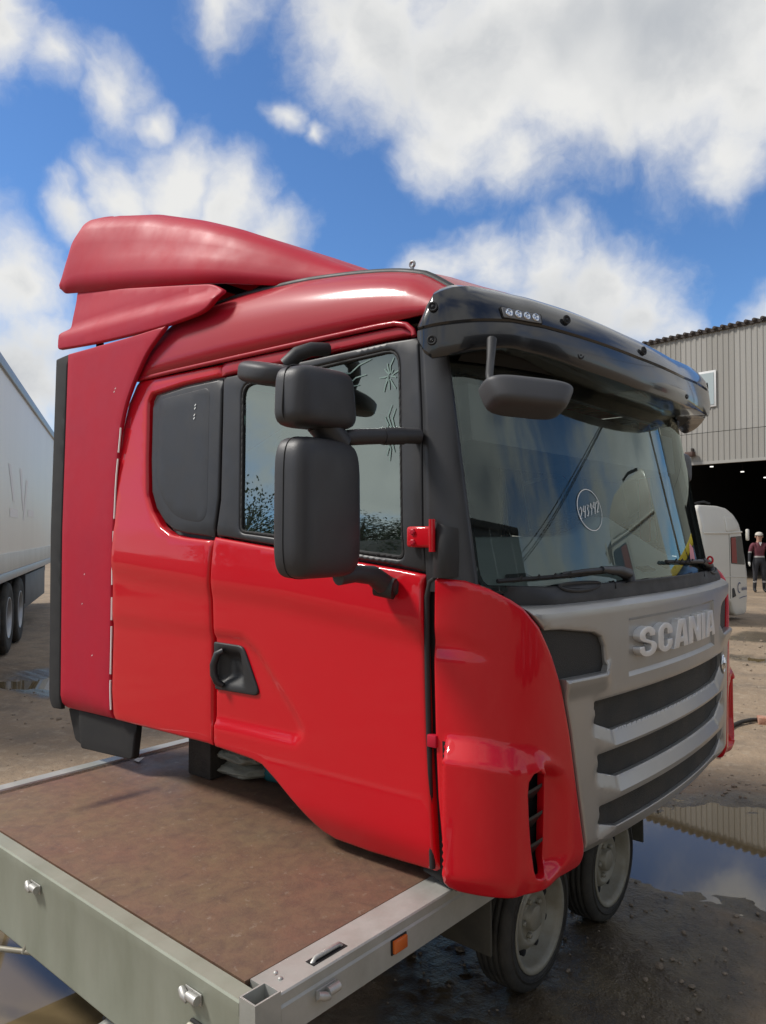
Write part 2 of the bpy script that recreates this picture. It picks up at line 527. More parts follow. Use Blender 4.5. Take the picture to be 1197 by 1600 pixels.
def strokes_geo(polys, S, width, lift=0.002, close=()):
    """thin ribbons drawn on surface S along 2-D polylines"""
    V = []; F = []
    for pl in polys:
        b = len(V)
        n = len(pl)
        for i in range(n):
            p = Vector(pl[i]); t = Vector(pl[min(i + 1, n - 1)]) - Vector(pl[max(i - 1, 0)])
            if t.length < 1e-9: t = Vector((1, 0))
            t.normalize(); w = width * (0.35 + 0.65 * math.sin(math.pi * (i + 0.6) / (n + 0.2))) if n > 2 else width
            q = Vector((-t.y, t.x)) * w / 2
            for sg in (1, -1):
                c = p + q * sg; h = 0.004
                nn = (S(c.x + h, c.y) - S(c.x - h, c.y)).cross(S(c.x, c.y + h) - S(c.x, c.y - h)).normalized()
                V.append(S(c.x, c.y) + nn * lift)
        for i in range(n - 1):
            F.append((b + 2 * i, b + 2 * i + 1, b + 2 * i + 3, b + 2 * i + 2))
    return V, F

# ================================================================== THE RED CAB
CZ = 0.13; CW = 2.42; CC = 1.21
cab = empty('truck_cab', (0, 0, CZ), label='bright red truck cab with grey grille set down across the flatbed trailer', cat='truck cab')


def bez3(p0, p1, p2, p3, t):
    return p0 * (1 - t) ** 3 + p1 * 3 * (1 - t) ** 2 * t + p2 * 3 * (1 - t) * t * t + p3 * t ** 3


def make_plan(x_start, xs, y0, b1, b2, x0, k, sc, step=0.012):
    P = []
    n = int((xs - x_start) / 0.04)
    P = [Vector((x_start + (xs - x_start) * i / n, y0)) for i in range(n)]
    pe = Vector((x0 - k * sc * sc, CC - sc))
    P += [bez3(Vector((xs, y0)), Vector(b1), Vector(b2), pe, t / 48) for t in range(49)]
    s = sc - 0.03
    while s > 0.001:
        P.append(Vector((x0 - k * s * s, CC - s))); s -= 0.03
    P.append(Vector((x0, CC)))
    P += [Vector((p.x, CW - p.y)) for p in P[::-1][1:]]
    U = [0.0]
    for a, b in zip(P, P[1:]): U.append(U[-1] + (b - a).length)
    P = np.array([tuple(p) for p in P]); U = np.array(U)
    T = np.gradient(P, U, axis=0); T /= np.linalg.norm(T, axis=1)[:, None]
    # a light smoothing of the tangents keeps reflections calm
    for _ in range(2):
        T[1:-1] = (T[:-2] + 2 * T[1:-1] + T[2:]) / 4
    T /= np.linalg.norm(T, axis=1)[:, None]
    return P, U, T


PP, PU, PT = make_plan(-3.7, -1.55, 0.0, (-1.25, 0.0), (-1.18, 0.12), -1.077, 0.089, 0.92)
UL = float(PU[-1]); UC = UL / 2


def ys(z): return max(0.0, z - 1.62) * 0.10


def plan_at(PPx, PUx, PTx, u):
    x = np.interp(u, PUx, PPx[:, 0]); y = np.interp(u, PUx, PPx[:, 1])
    tx = np.interp(u, PUx, PTx[:, 0]); ty = np.interp(u, PUx, PTx[:, 1])
    l = math.hypot(tx, ty)
    return float(x), float(y), float(ty / l), float(-tx / l)   # point, outward normal (2-D)


def SB(u, z, off=0.0):
    x, y, nx, ny = plan_at(PP, PU, PT, u)
    o = off - ys(z)
    return Vector((x + nx * o, y + ny * o, z))


def side_S(off=0.0):
    """side wall as a function of x and z"""
    def f(x, z): return Vector((x, ys(z) - off, z))
    return f


def mirror_of(o):
    """the same piece on the other flank"""
    me = o.data.copy(); n = o.copy(); n.data = me
    co = np.empty(len(me.vertices) * 3); me.vertices.foreach_get('co', co); co = co.reshape(-1, 3); co[:, 1] = CW - co[:, 1]
    me.vertices.foreach_set('co', co.ravel()); me.flip_normals(); me.update()
    COL.objects.link(n); return n


BELT = [(-2.61, 1.594), (-2.20, 1.55), (-1.595, 1.487), (-1.489, 1.473)]
def belt(x): return interp([b[0] for b in BELT], [b[1] for b in BELT], x)
CRX = [-3.4, -2.618, -2.198, -1.5]; CRZ = [1.42, 1.358, 1.333, 1.252]
REC = [(-2.70, 1.192), (-2.409, 1.194), (-2.312, 1.14), (-2.106, 0.934), (-2.060, 0.869), (-2.105, 0.827), (-2.70, 0.821)]


def side_feat(x, z):
    zc = interp(CRX, CRZ, x)
    o = 0.012 * sstep(-0.03, 0.06, z - zc) - 0.012 * sstep(zc + 0.06, zc + 0.30, z)
    # shallow pressing round the door handle
    if x > -2.61:
        o -= 0.014 * (1 - sstep(-0.022, 0.012, poly_sd(x, z, REC)))
    else:
        o -= 0.008 * (1 - sstep(-0.02, 0.03, z - 1.19)) 
    o -= 0.03 * (1 - sstep(0.0, 0.16, z - 0.49)) ** 2         # sill tucks under
    return o


# rear quarter panel with its blanked window
WIN2 = round_poly([(-3.148, 2.256), (-2.655, 2.276), (-2.612, 1.598), (-2.80, 1.613), (-2.955, 1.650), (-3.095, 1.79), (-3.12, 1.95)], [0.03, 0.0, 0.0, 0.1, 0.12, 0.12, 0.1])
quarter = [(-3.363, 0.716), (-2.605, 0.726), (-2.608, 1.151), (-2.618, 1.366), (-2.604, 1.594), (-2.585, 1.752), (-2.643, 2.341), (-3.278, 2.349),
           (-3.342, 2.243), (-3.371, 2.118), (-3.377, 1.881), (-3.362, 1.65), (-3.37, 1.444), (-3.373, 1.115), (-3.381, 0.852)]
win_cut = round_poly([(-3.175, 2.272), (-2.63, 2.285), (-2.60, 1.575), (-2.80, 1.592), (-2.965, 1.628), (-3.115, 1.775), (-3.14, 1.95)], [0.04, 0.0, 0.0, 0.1, 0.12, 0.12, 0.1])
quarter_r = round_poly(quarter, [0.02, 0.01, 0.1, 0.1, 0.05, 0.1, 0.01, 0.03, 0.05, 0.1, 0.1, 0.1, 0.1, 0.1, 0.1])
# the notch for the window reaches the door seam, so it is cut out of the outline
q_out = [(-3.363, 0.716), (-2.605, 0.726), (-2.608, 1.151), (-2.618, 1.366), (-2.606, 1.578),
         (-2.80, 1.592), (-2.90, 1.605), (-2.985, 1.645), (-3.06, 1.712), (-3.112, 1.79), (-3.14, 1.95), (-3.172, 2.20), (-3.172, 2.24), (-3.15, 2.268), (-2.90, 2.286), (-2.635, 2.288),
         (-2.643, 2.341), (-3.278, 2.349), (-3.342, 2.243), (-3.371, 2.118), (-3.377, 1.881), (-3.362, 1.65), (-3.37, 1.444), (-3.373, 1.115), (-3.381, 0.852)]
qp = panel('side_panel', q_out, side_S(), M['red'], cab, res=0.035, edge=0.014, thick=0.03, feat=side_feat, bstep=0.03)
mirror_of(qp)
wp_out = [(-3.150, 2.20), (-3.148, 2.235), (-3.13, 2.255), (-2.90, 2.274), (-2.645, 2.277), (-2.600, 1.76), (-2.612, 1.592), (-2.80, 1.608), (-2.89, 1.622), (-2.965, 1.658), (-3.04, 1.722), (-3.09, 1.80), (-3.12, 1.95)]
wp = panel('blanking_panel', wp_out, side_S(-0.012), M['black_satin'], cab, res=0.05, edge=0.01, thick=0.02)
win = panel('blind_window', round_poly([(-3.095, 2.235), (-2.722, 2.25), (-2.664, 1.70), (-2.69, 1.655), (-2.86, 1.672), (-2.97, 1.735), (-3.06, 1.85)], [0.04, 0.04, 0.03, 0.05, 0.08, 0.08, 0.1]),
            side_S(-0.0112), M['black_satin'], wp, res=0.05, edge=0.002, thick=0.006)
for z in (2.175, 2.16, 2.13, 2.115):
    V, F = strokes_geo([[(-2.815, z), (-2.807, z + 0.008)]], side_S(-0.0095), 0.005, 0.0015)
    mesh_obj('scratch', V, F, M['chalk'], win)
w2 = mirror_of(wp)

# door
d_out = [(-2.590, 0.726), (-2.479, 0.722), (-2.35, 0.716), (-2.29, 0.706), (-2.214, 0.664), (-2.101, 0.592), (-2.02, 0.535), (-1.985, 0.516), (-1.924, 0.502), (-1.762, 0.500), (-1.611, 0.506), (-1.475, 0.513), (-1.462, 0.525),
         (-1.470, 0.675), (-1.490, 0.944), (-1.503, 1.274), (-1.507, 1.44), (-1.498, 1.473), (-1.595, 1.487), (-2.20, 1.550), (-2.594, 1.593), (-2.600, 1.50), (-2.605, 1.366), (-2.594, 1.151)]
DOORS = []
hp_hole = [(-2.583, 1.148), (-2.43, 1.148), (-2.412, 1.138), (-2.330, 0.988), (-2.338, 0.976), (-2.578, 0.970)]
door = panel('door', d_out, side_S(), M['red'], cab, holes=[hp_hole], hole_edge=0.0, res=0.022, edge=0.012, thick=0.03, feat=side_feat, bstep=0.022)
hd = panel('door_header', [(-2.635, 2.288), (-2.1, 2.291), (-1.72, 2.297), (-1.60, 2.295), (-1.615, 2.322), (-1.66, 2.337), (-2.1, 2.340), (-2.632, 2.344)], side_S(0.004), M['red_roof'], cab, res=0.04, edge=0.01, thick=0.03)
fr_out = [(-2.590, 1.600), (-2.20, 1.558), (-1.595, 1.495), (-1.500, 1.482), (-1.512, 1.60), (-1.545, 2.0), (-1.580, 2.284), (-1.72, 2.290), (-2.1, 2.284), (-2.632, 2.282), (-2.612, 2.1), (-2.578, 1.75)]
gl_out = round_poly([(-2.508, 2.236), (-2.05, 2.250), (-1.66, 2.262), (-1.590, 1.520), (-1.773, 1.536), (-2.248, 1.595), (-2.440, 1.612)], [0.06, 0, 0.07, 0.03, 0, 0, 0.03])
gl_in = round_poly([(-2.496, 2.226), (-2.05, 2.240), (-1.67, 2.252), (-1.602, 1.534), (-1.773, 1.548), (-2.248, 1.607), (-2.430, 1.622)], [0.05, 0, 0.06, 0.02, 0, 0, 0.02])
frame = panel('window_frame', fr_out, side_S(-0.008), M['black_satin'], cab, holes=[gl_out], res=0.05, edge=0.010, thick=0.03, bstep=0.03)
seal = panel('window_seal', gl_out, side_S(-0.012), M['rubber'], cab, holes=[gl_in], res=0.03, edge=0.004, thick=0.02, bstep=0.03)
dglass = panel('door_window', gl_in, side_S(-0.022), M['glass_side'], cab, res=0.08, edge=0, thick=0.004)
for o in (door, hd, frame, seal, dglass): mirror_of(o)

# sticker on the glass: curling pale green tribal figure
def sS(x, z): return side_S(-0.022)(x, z)
def curl(cx, cz, pts, k=1.0): return [(cx + a * k, cz + b * k) for a, b in pts]
st = []
st.append(curl(-1.985, 2.165, [(-.08, -.005), (-.03, .02), (.03, .045), (.09, .035), (.13, .06), (.19, .075)]))
st.append(curl(-1.985, 2.160, [(-.02, -.02), (.03, .0), (.08, -.005), (.12, .02), (.17, .025)]))
st.append(curl(-1.985, 2.150, [(-.05, .0), (.0, -.01), (.05, .02), (.09, .0), (.14, .0)]))
rs2 = random.Random(5)
for a in range(11):
    t = a * 0.571 + rs2.uniform(-.2, .2); r0, r1 = rs2.uniform(.004, .012), rs2.uniform(.022, .055)
    st.append([(-1.705 + r0 * math.cos(t), 2.165 + r0 * math.sin(t)), (-1.705 + (r0 + r1) * .5 * math.cos(t + .25), 2.165 + (r0 + r1) * .6 * math.sin(t + .25)), (-1.705 + r1 * math.cos(t + rs2.uniform(-.1, .5)), 2.165 + 1.25 * r1 * math.sin(t + .2))])
st.append([(-1.685, 2.06), (-1.70, 2.02), (-1.682, 1.98), (-1.695, 1.94), (-1.678, 1.90), (-1.68, 1.86)])
st.append([(-1.715, 2.02), (-1.697, 1.99), (-1.705, 1.955), (-1.684, 1.92), (-1.695, 1.88)])
st.append([(-1.668, 2.045), (-1.68, 2.01), (-1.665, 1.965), (-1.676, 1.93), (-1.66, 1.89)])
V, F = strokes_geo(st, sS, 0.006, 0.003)
mesh_obj('window_sticker', V, F, M['decal'], dglass, False)

# door handle: dark dished plate with a grab bar
hp = round_poly([(-2.597, 1.157), (-2.43, 1.156), (-2.405, 1.146), (-2.315, 0.985), (-2.330, 0.968), (-2.587, 0.962)], [0.01, 0.02, 0.03, 0.03, 0.02, 0.01])
def hfeat(x, z):
    c = [(-2.56, 1.13), (-2.43, 1.13), (-2.40, 1.0), (-2.56, 0.99)]
    return 0.004 - 0.035 * (1 - sstep(-0.035, 0.012, poly_sd(x, z, c)))
handle = panel('door_handle', hp, side_S(-0.008), M['black'], cab, res=0.014, edge=0.006, thick=0.02, feat=hfeat)
tube('grab_bar', [(-2.525, 0.0, 1.128), (-2.545, -0.016, 1.115), (-2.56, -0.022, 1.07), (-2.558, -0.022, 1.03), (-2.545, -0.016, 1.0), (-2.53, 0.002, 0.985)], [0.012, 0.015, 0.016, 0.016, 0.015, 0.012], M['black_satin'], handle, n=10)
mesh_obj('lock_barrel', *lathe_geo([(0, 0.012), (0.006, 0.012), (0.006, 0.0)], (-2.548, 0.018, 0.985), (0, -1, 0), 14), M['steel'], handle)
mirror_of(handle)

# dark channel behind the door's front seam and behind the other seams
for nm, pts in (('seam_channel', [(-1.53, 0.50), (-1.40, 0.47), (-1.40, 1.46), (-1.53, 1.46)]), ):
    o = panel(nm, pts, side_S(-0.035), M['gap'], cab, res=0.1, edge=0, thick=0.03); mirror_of(o)
o = panel('seam_channel', [(-2.64, 0.74), (-2.56, 0.74), (-2.56, 1.60), (-2.57, 1.75), (-2.62, 2.33), (-2.66, 2.33), (-2.62, 1.75)], side_S(-0.032), M['gap'], cab, res=0.1, edge=0, thick=0.02); mirror_of(o)
tube('door_seal', [(-1.477, 0.012, 0.53), (-1.484, 0.012, 0.7), (-1.492, 0.012, 1.0), (-1.497, 0.012, 1.25), (-1.497, 0.012, 1.40), (-1.485, 0.014, 1.452), (-1.46, 0.018, 1.468)], 0.010, M['rubber'], cab)

# corner panel with the raised step fairing and its scoop
vent = [(2.576, 0.866), (2.552, 0.860), (2.536, 0.838), (2.532, 0.80), (2.535, 0.72), (2.540, 0.64), (2.550, 0.565), (2.560, 0.538), (2.580, 0.530), (2.600, 0.540), (2.610, 0.58), (2.606, 0.66), (2.602, 0.77), (2.600, 0.845)]
SCOOP = [(2.600, 0.872), (2.637, 0.862), (2.700, 0.825), (2.735, 0.764), (2.752, 0.66), (2.765, 0.56), (2.70, 0.528), (2.600, 0.522)]
IND = [(2.20, 1.300), (2.33, 1.302), (2.40, 1.262), (2.455, 1.205), (2.392, 1.188), (2.20, 1.188)]


def corner_feat(u, z):
    o = 0.0
    d = poly_sd(u, z, IND)
    o -= 0.007 * (1 - sstep(-0.05, 0.014, d)) * sstep(1.185, 1.25, z)
    # raised box: rises over a sloping shoulder, ends abruptly at its rear edge
    top = 0.966 - 0.030 * sstep(2.36, 2.58, u) - 0.06 * sstep(2.54, 2.72, u)
    q_ = max(0.0, min(1.0, (top - z) / 0.070)); rise = 0.8 * q_ + 0.2 * q_ * q_ * (3 - 2 * q_)
    lat = sstep(2.278, 2.288, u) * (1 - 0.40 * sstep(2.48, 2.54, u)) * (1 - sstep(2.58, 2.72, u))
    o += 0.050 * rise * lat
    # scoop behind the slot
    if u > 2.56:
        d = poly_sd(u, z, SCOOP)
        if d < 0.03:
            w = (1 - sstep(-0.03, 0.012, d)) * (1 - sstep(2.62, 2.76, u))
            o -= 0.060 * w
    o -= 0.02 * (1 - sstep(0.0, 0.09, z - 0.485)) ** 2
    return o


c_out = [(2.236, 1.468), (2.342, 1.458), (2.423, 1.433), (2.493, 1.400), (2.536, 1.373), (2.596, 1.312), (2.652, 1.216), (2.700, 1.108), (2.742, 0.957), (2.785, 0.740), (2.820, 0.573), (2.823, 0.510), (2.815, 0.492),
         (2.693, 0.486), (2.542, 0.484), (2.419, 0.489), (2.330, 0.493), (2.300, 0.500), (2.280, 0.520), (2.262, 0.62), (2.247, 0.767), (2.238, 0.968), (2.232, 1.224)]
corner = panel('corner_panel', c_out, SB, M['red'], cab, holes=[vent], res=0.0125, edge=0.012, hole_edge=0.008, thick=0.03, feat=corner_feat, bstep=0.014)
mirror_of(corner)
vb = panel('vent_backing', [(2.50, 0.90), (2.50, 0.50), (2.64, 0.50), (2.64, 0.90)], lambda u, z: SB(u, z, -0.055), M['gap'], corner, res=0.05, edge=0, thick=0.01)
for k in range(3):
    z = 0.79 - 0.085 * k
    V, F = [], []
    for (du, dz, off) in ((2.53, 0.012, 0.012), (2.60, 0.030, 0.0), (2.60, -0.03, -0.05), (2.53, -0.03, -0.05)):
        V.append(SB(du, z + dz, off)); V.append(SB(du, z + dz - 0.010, off))
    F = [(0, 2, 4, 6), (1, 7, 5, 3), (0, 1, 3, 2), (2, 3, 5, 4), (4, 5, 7, 6), (6, 7, 1, 0)]
    mesh_obj('vent_fin', V, F, M['black_satin'], corner, False)
box('catch_tab', (-1.488, -0.004, 0.92), (-1.452, 0.02, 0.96), M['red_faded'], cab, 0.004)
V, F = panel_geo([(2.268, 0.945), (2.284, 0.945), (2.286, 0.86), (2.278, 0.84), (2.270, 0.86)], lambda u, z: SB(u, z, 0.003), res=0.02, edge=0, thick=0.004)
mesh_obj('seam_slot', V, F, M['gap'], corner)

# grille: silver shell with three slots, side blanking plates, lettering plate
def mir(u): return UL - u
def sym(pts): return pts + [(mir(u), z) for u, z in reversed(pts)]
SLOTS = []
SLOT_DEF = ((1.034, 0.955, 0.910, 2.888, 2.905, 3.035), (0.850, 0.785, 0.742, 2.905, 2.922, 3.062), (0.673, 0.607, 0.566, 2.915, 2.926, 3.062))
for (za, zb, zt, ua, ub, uc) in SLOT_DEF:
    half = [(ua, za), (ub, zb), (uc, zt)]
    SLOTS.append(round_poly(half + [(mir(u), z) for u, z in reversed(half)], 0.012, 3))
PLATE = [(3.135, 1.33), (3.127, 1.098), (UL - 3.127, 1.098), (UL - 3.135, 1.33)]


def seg_d(u, v, ax, ay, bx, by):
    ex, ey = bx - ax, by - ay; wx, wy = u - ax, v - ay
    t = max(0, min(1, (wx * ex + wy * ey) / (ex * ex + ey * ey + 1e-14)))
    return math.hypot(wx - ex * t, wy - ey * t)
SLOT_EDGES = {}
for sl_, (za, zb, zt, ua, ub, uc) in zip(SLOTS, SLOT_DEF):
    E_ = [(0.022, 0.048, (uc, zt, mir(uc), zt)), (0.002, 0.012, (ua, za, mir(ua), za))]
    for f_ in (lambda u: u, mir):
        E_ += [(0.018, 0.045, (f_(ub), zb, f_(uc), zt)), (0.005, 0.03, (f_(ua), za, f_(ub), zb))]
    SLOT_EDGES[id(sl_)] = E_


def grille_feat(u, z):
    o = 0.0
    for sl_ in SLOTS:
        zb = min(p[1] for p in sl_); zt = max(p[1] for p in sl_)
        if z < zt + 0.07 and z > zb - 0.10:
            b = 0.0
            for dep, wid, sg2 in SLOT_EDGES[id(sl_)]:
                q = seg_d(u, z, *sg2)
                if q < wid: b = max(b, dep * (1 - q / wid))
            o -= b
    d = poly_sd(u, z, PLATE)
    if z < 1.30: o -= 0.012 * (1 - max(0.0, min(1.0, (d + 0.006) / 0.014)))
    # ledge under the blanking plates
    uu = min(u, UL - u)
    if uu < 3.02 and z < 1.16: o += 0.020 * (1 - sstep(2.93, 3.01, uu)) * sstep(1.05, 1.125, z)
    o -= 0.03 * sstep(1.345, 1.38, z)
    o -= 0.05 * (1 - sstep(0.0, 0.075, z - 0.505)) ** 1.5
    return o


gl_half = [(2.546, 1.374), (2.600, 1.319), (2.622, 1.298), (2.70, 1.294), (2.890, 1.268), (2.935, 1.250), (2.958, 1.215), (2.968, 1.150), (2.955, 1.128), (2.705, 1.132), (2.712, 1.105), (2.752, 0.957), (2.795, 0.740), (2.830, 0.573), (2.836, 0.515), (2.90, 0.508), (3.2, 0.505)]
g_out = gl_half + [(mir(u), z) for u, z in reversed(gl_half)]
FOLDS = []
for (za, zb, zt, ua, ub, uc) in SLOT_DEF:
    ex, ez = uc - ub, zt - zb; l_ = math.hypot(ex, ez); nx2, nz2 = ez / l_ * 0.045, -ex / l_ * 0.045
    half = [(ub + nx2, zb + nz2), (uc - 0.012, zt - 0.048)]
    FOLDS.append(half + [(mir(u), z) for u, z in reversed(half)])
for dd in (-0.006, 0.008):
    FOLDS.append([(3.131 - dd, 1.295), (3.127 - dd, 1.098 - dd), (UL - 3.127 + dd, 1.098 - dd), (UL - 3.131 + dd, 1.295)])
grille = panel('grille', g_out, SB, M['silver'], cab, holes=SLOTS, res=0.0135, edge=0.010, hole_edge=0.004, thick=0.05, feat=grille_feat, bstep=0.02, lines=FOLDS)
smooth_by_angle(grille, 19)
for sl_ in SLOTS:
    us = [p[0] for p in sl_]; zs = [p[1] for p in sl_]
    # insert: sloping end wedges and a flat dusty mesh
    def ifeat(u, z, ua=min(us), ub=max(us)):
        return -0.040 + 0.010 * (1 - sstep(0.03, 0.135, min(u - ua, ub - u)))
    panel('grille_mesh', round_poly([(min(us) - 0.02, max(zs) + 0.012), (min(us) - 0.02, min(zs) - 0.012), (max(us) + 0.02, min(zs) - 0.012), (max(us) + 0.02, max(zs) + 0.012)], 0), SB, M['mesh'], grille, res=0.018, edge=0, thick=0.01, feat=ifeat)
dp = [(2.612, 1.302), (2.70, 1.300), (2.887, 1.275), (2.945, 1.255), (2.970, 1.218), (2.980, 1.150), (2.965, 1.118), (2.690, 1.122), (2.66, 1.19)]
pl = panel('blanking_plate', dp, lambda u, z: SB(u, z, -0.018), M['lampdark'], grille, res=0.04, edge=0.0, thick=0.01)
mirror_of(pl)

# lettering: S C A N I A, each letter a raised piece
LZ0, LZ1 = 1.150, 1.262
LU0 = 3.178; LW = (UL - 2 * LU0)


def arc(cx, cy, rx, ry, a0, a1, n=9):
    return [(cx + rx * math.cos(rad(a0 + (a1 - a0) * i / n)), cy + ry * math.sin(rad(a0 + (a1 - a0) * i / n))) for i in range(n + 1)]


def letter_outlines():
    L = []
    # unit box: width 1, height 1.  S
    S_ = arc(.46, .73, .46, .27, 10, 180, 9) + arc(.46, .70, .46, .22, 180, 250, 4) + [(.62, .40)] + arc(.55, .30, .12, .12, 70, -90, 6) + arc(.40, .30, .13, .11, 270, 180, 3) + [(.27, .36), (.0, .36), (.0, .28)] \
        + arc(.50, .27, .50, .27, 180, 360, 10) + arc(.50, .30, .50, .22, 0, 70, 4) + [(.36, .60)] + arc(.45, .70, .14, .10, 220, 90, 4) + arc(.48, .70, .12, .10, 90, 0, 3) + [(.60, .66), (.91, .66), (.91, .74)]
    L.append((S_, [], .155))
    C_ = arc(.5, .70, .5, .30, 0, 180, 11) + arc(.5, .30, .5, .30, 180, 360, 11) + [(1, .40), (.64, .40), (.64, .30)] + arc(.5, .28, .14, .10, 0, -180, 7) + [(.36, .72)] + arc(.5, .72, .14, .10, 180, 0, 7) + [(.64, .60), (1, .60)]
    L.append((C_, [], .150))
    A_ = [(0, 0), (.30, 1), (.82, 1), (1.02, 0), (.70, 0), (.67, .17), (.40, .17), (.35, 0)]
    Ah = [(.435, .36), (.645, .36), (.575, .76)]
    L.append((A_, [Ah], .172))
    N_ = [(0, 0), (0, 1), (.36, 1), (.68, .46), (.68, 1), (1, 1), (1, 0), (.66, 0), (.32, .56), (.32, 0)]
    L.append((N_, [], .175))
    I_ = [(0, 0), (0, 1), (1, 1), (1, 0)]
    L.append((I_, [], .058))
    A2 = [(0, 0), (.22, 1), (.74, 1), (1.0, 0), (.68, 0), (.63, .17), (.38, .17), (.34, 0)]
    L.append((A2, [[(.42, .36), (.60, .36), (.53, .78)]], .172))
    return L


gap_ = 0.016
tot = sum(l[2] for l in letter_outlines()) + 5 * gap_ - 0.0
cur = 0.0
for ol, hl, w in letter_outlines():
    k = LW / tot
    fx = lambda p: (LU0 + (cur + p[0] * w) * k, LZ0 + p[1] * (LZ1 - LZ0))
    panel('letter', [fx(p) for p in ol], lambda u, z: SB(u, z, 0.016), M['letter'], grille, holes=[[fx(p) for p in h] for h in hl], res=0.03, edge=0.0015, thick=0.032, bstep=0.015)
    cur += w + gap_
# small wreathed emblem at the end of the top slot
eu, ez = UL - 2.985, 0.985
ring = [SB(eu + 0.028 * math.cos(a), ez + 0.040 * math.sin(a), 0.012) for a in [2 * math.pi * i / 20 for i in range(20)]]
emb = tube('emblem', ring, 0.007, M['chrome'], grille, n=8, closed=True)
tube('emblem_bird', [SB(eu - 0.012, ez - 0.028, 0.012), SB(eu - 0.004, ez - 0.008, 0.016), SB(eu - 0.012, ez + 0.008, 0.018), SB(eu + 0.004, ez + 0.024, 0.016), SB(eu + 0.016, ez + 0.014, 0.012)], [0.006, 0.010, 0.011, 0.010, 0.004], M['chrome'], emb, n=8)

# windscreen, pillars, cowl
def wsx(s, z): return -1.125 - 0.14 * (z - 1.44) / 0.72 - 0.115 * s * s - 0.04 * s ** 4
def SW(s, z, off=0.0):
    p = Vector((wsx(s, z), CC + s, z))
    if off:
        dxs = -0.23 * s - 0.16 * s ** 3
        n = Vector((1, -dxs, 0.14 / 0.72)).normalized(); p += n * off
    return p
ws_out = round_poly([(-1.135, 1.42), (1.135, 1.42), (1.105, 2.27), (-1.105, 2.27)], 0.06)
windscreen = panel('windscreen', ws_out, SW, M['glass_ws'], cab, res=0.06, edge=0, thick=0.005)
ws_in = round_poly([(-1.105, 1.47), (1.105, 1.47), (1.075, 2.17), (-1.075, 2.17)], 0.07)
fw_o = round_poly([(-1.15, 1.405), (1.15, 1.405), (1.115, 2.29), (-1.115, 2.29)], 0.06)
ws_in2 = round_poly([(-1.118, 1.435), (1.118, 1.435), (1.090, 2.165), (0.5, 2.118), (0, 2.103), (-0.5, 2.118), (-1.090, 2.165)], [0.06, 0.06, 0.05, 0.2, 0.2, 0.2, 0.05])
panel('windscreen_frame', fw_o, lambda s, z: SW(s, z, -0.008), M['frit'], cab, holes=[ws_in2], res=0.06, edge=0.004, thick=0.02)

# stock number written on the glass inside a ring
def px_ws(px, py):
    """picture direction carried onto the windscreen (local cab coordinates)"""
    d = FW + RT * ((px - 598.5) / 1200.0) - UP * ((py - 800.0) / 1200.0); t = 2.5
    o = CAM - Vector((0, 0, CZ))
    for _ in range(40):
        p = o + d * t; s = p.y - CC
        t += (p.x - wsx(s, p.z)) / max(0.25, abs(d.x)) * 0.6
    p = o + d * t
    return (p.y - CC, p.z)
cs, cz_ = px_ws(921, 797)
rs_, rz_ = 0.074, 0.076
DIG = {'2': [[(0, .75), (.3, 1), (.7, .85), (.6, .5), (.1, 0), (.8, .08)]], '4': [[(.1, 1), (.0, .5), (.7, .5)], [(.7, 1), (.6, 0)]], '3': [[(0, .95), (.6, .95), (.3, .6), (.7, .35), (.4, 0), (0, .1)]],
       '9': [[(.7, .8), (.3, 1), (.05, .7), (.5, .5), (.7, .85), (.5, 0)]], '1': [[(.3, 1), (.3, 0)]]}
marks = [[(cs + rs_ * math.cos(a), cz_ + rz_ * math.sin(a)) for a in [2 * math.pi * i / 36 for i in range(37)]]]
for i, ch in enumerate('243942'):
    for pl_ in DIG[ch]:
        q = []
        for a, b in pl_:
            q.append((cs - 0.066 + i * 0.0225 + a * 0.017 + (b - .5) * 0.012, cz_ - 0.034 + i * 0.005 + b * 0.044))
        marks.append(q)
V, F = strokes_geo(marks, SW, 0.0040, 0.003)
mesh_obj('stock_number', V, F, M['chalk'], windscreen, False)

# black pillar covers between screen and door
rows = []
for i in range(13):
    z = 1.42 + (2.30 - 1.42) * i / 12
    s_e = -1.150 + 0.035 * (z - 1.42) / 0.87
    a = SW(s_e + 0.012, z, 0.007); xd = interp([1.42, 1.6, 2.0, 2.284, 2.4], [-1.492, -1.504, -1.537, -1.572, -1.59], z)
    e = Vector((xd, ys(z) + 0.006, z))
    c1 = Vector((a.x - 0.02, e.y + 0.012, z)); row = []
    for k in range(9):
        t = k / 8; row.append(a * (1 - t) ** 2 + c1 * 2 * t * (1 - t) + e * t * t)
    row.insert(0, a + Vector((-0.03, 0.004, 0))); row.append(e + Vector((0, 0.03, 0)))
    rows.append(row)
V, F = grid_geo(rows); pil = mesh_obj('windscreen_pillar', V, F, M['black_satin'], cab); mirror_of(pil)
# swollen foot of the pillar cover
rows = []
for i in range(9):
    t = i / 8; z = 1.470 + 0.155 * t; w = math.sin(math.pi * min(1, 0.22 + 0.70 * t)) ** 0.8
    row = []
    for k in range(9):
        q = k / 8; x = -1.470 + 0.085 * q; bulge = 0.028 * math.sin(math.pi * q) * w
        base_y = 0.010 + 0.022 * q * q
        row.append(Vector((x + 0.4 * bulge, base_y - bulge - 0.004, z + 0.03 * (1 - q) * (t - .2))))
    rows.append(row)
V, F = grid_geo(rows); o = mesh_obj('pillar_foot', V, F, M['black'], cab); mirror_of(o)
# red bonnet hinge on the door frame
hg = box('hinge', (-1.56, -0.020, 1.563), (-1.460, 0.0, 1.632), M['red'], cab, 0.014, 3)
tube('hinge_pin', [(-1.456, -0.016, 1.550), (-1.456, -0.016, 1.655)], 0.011, M['red'], hg)
for dz in (1.580, 1.614):
    mesh_obj('bolt', *lathe_geo([(0, .011), (.006, .011), (.008, .007), (.008, 0)], (-1.53, -0.019, dz), (0, -1, 0), 6), M['red_faded'], hg, False)

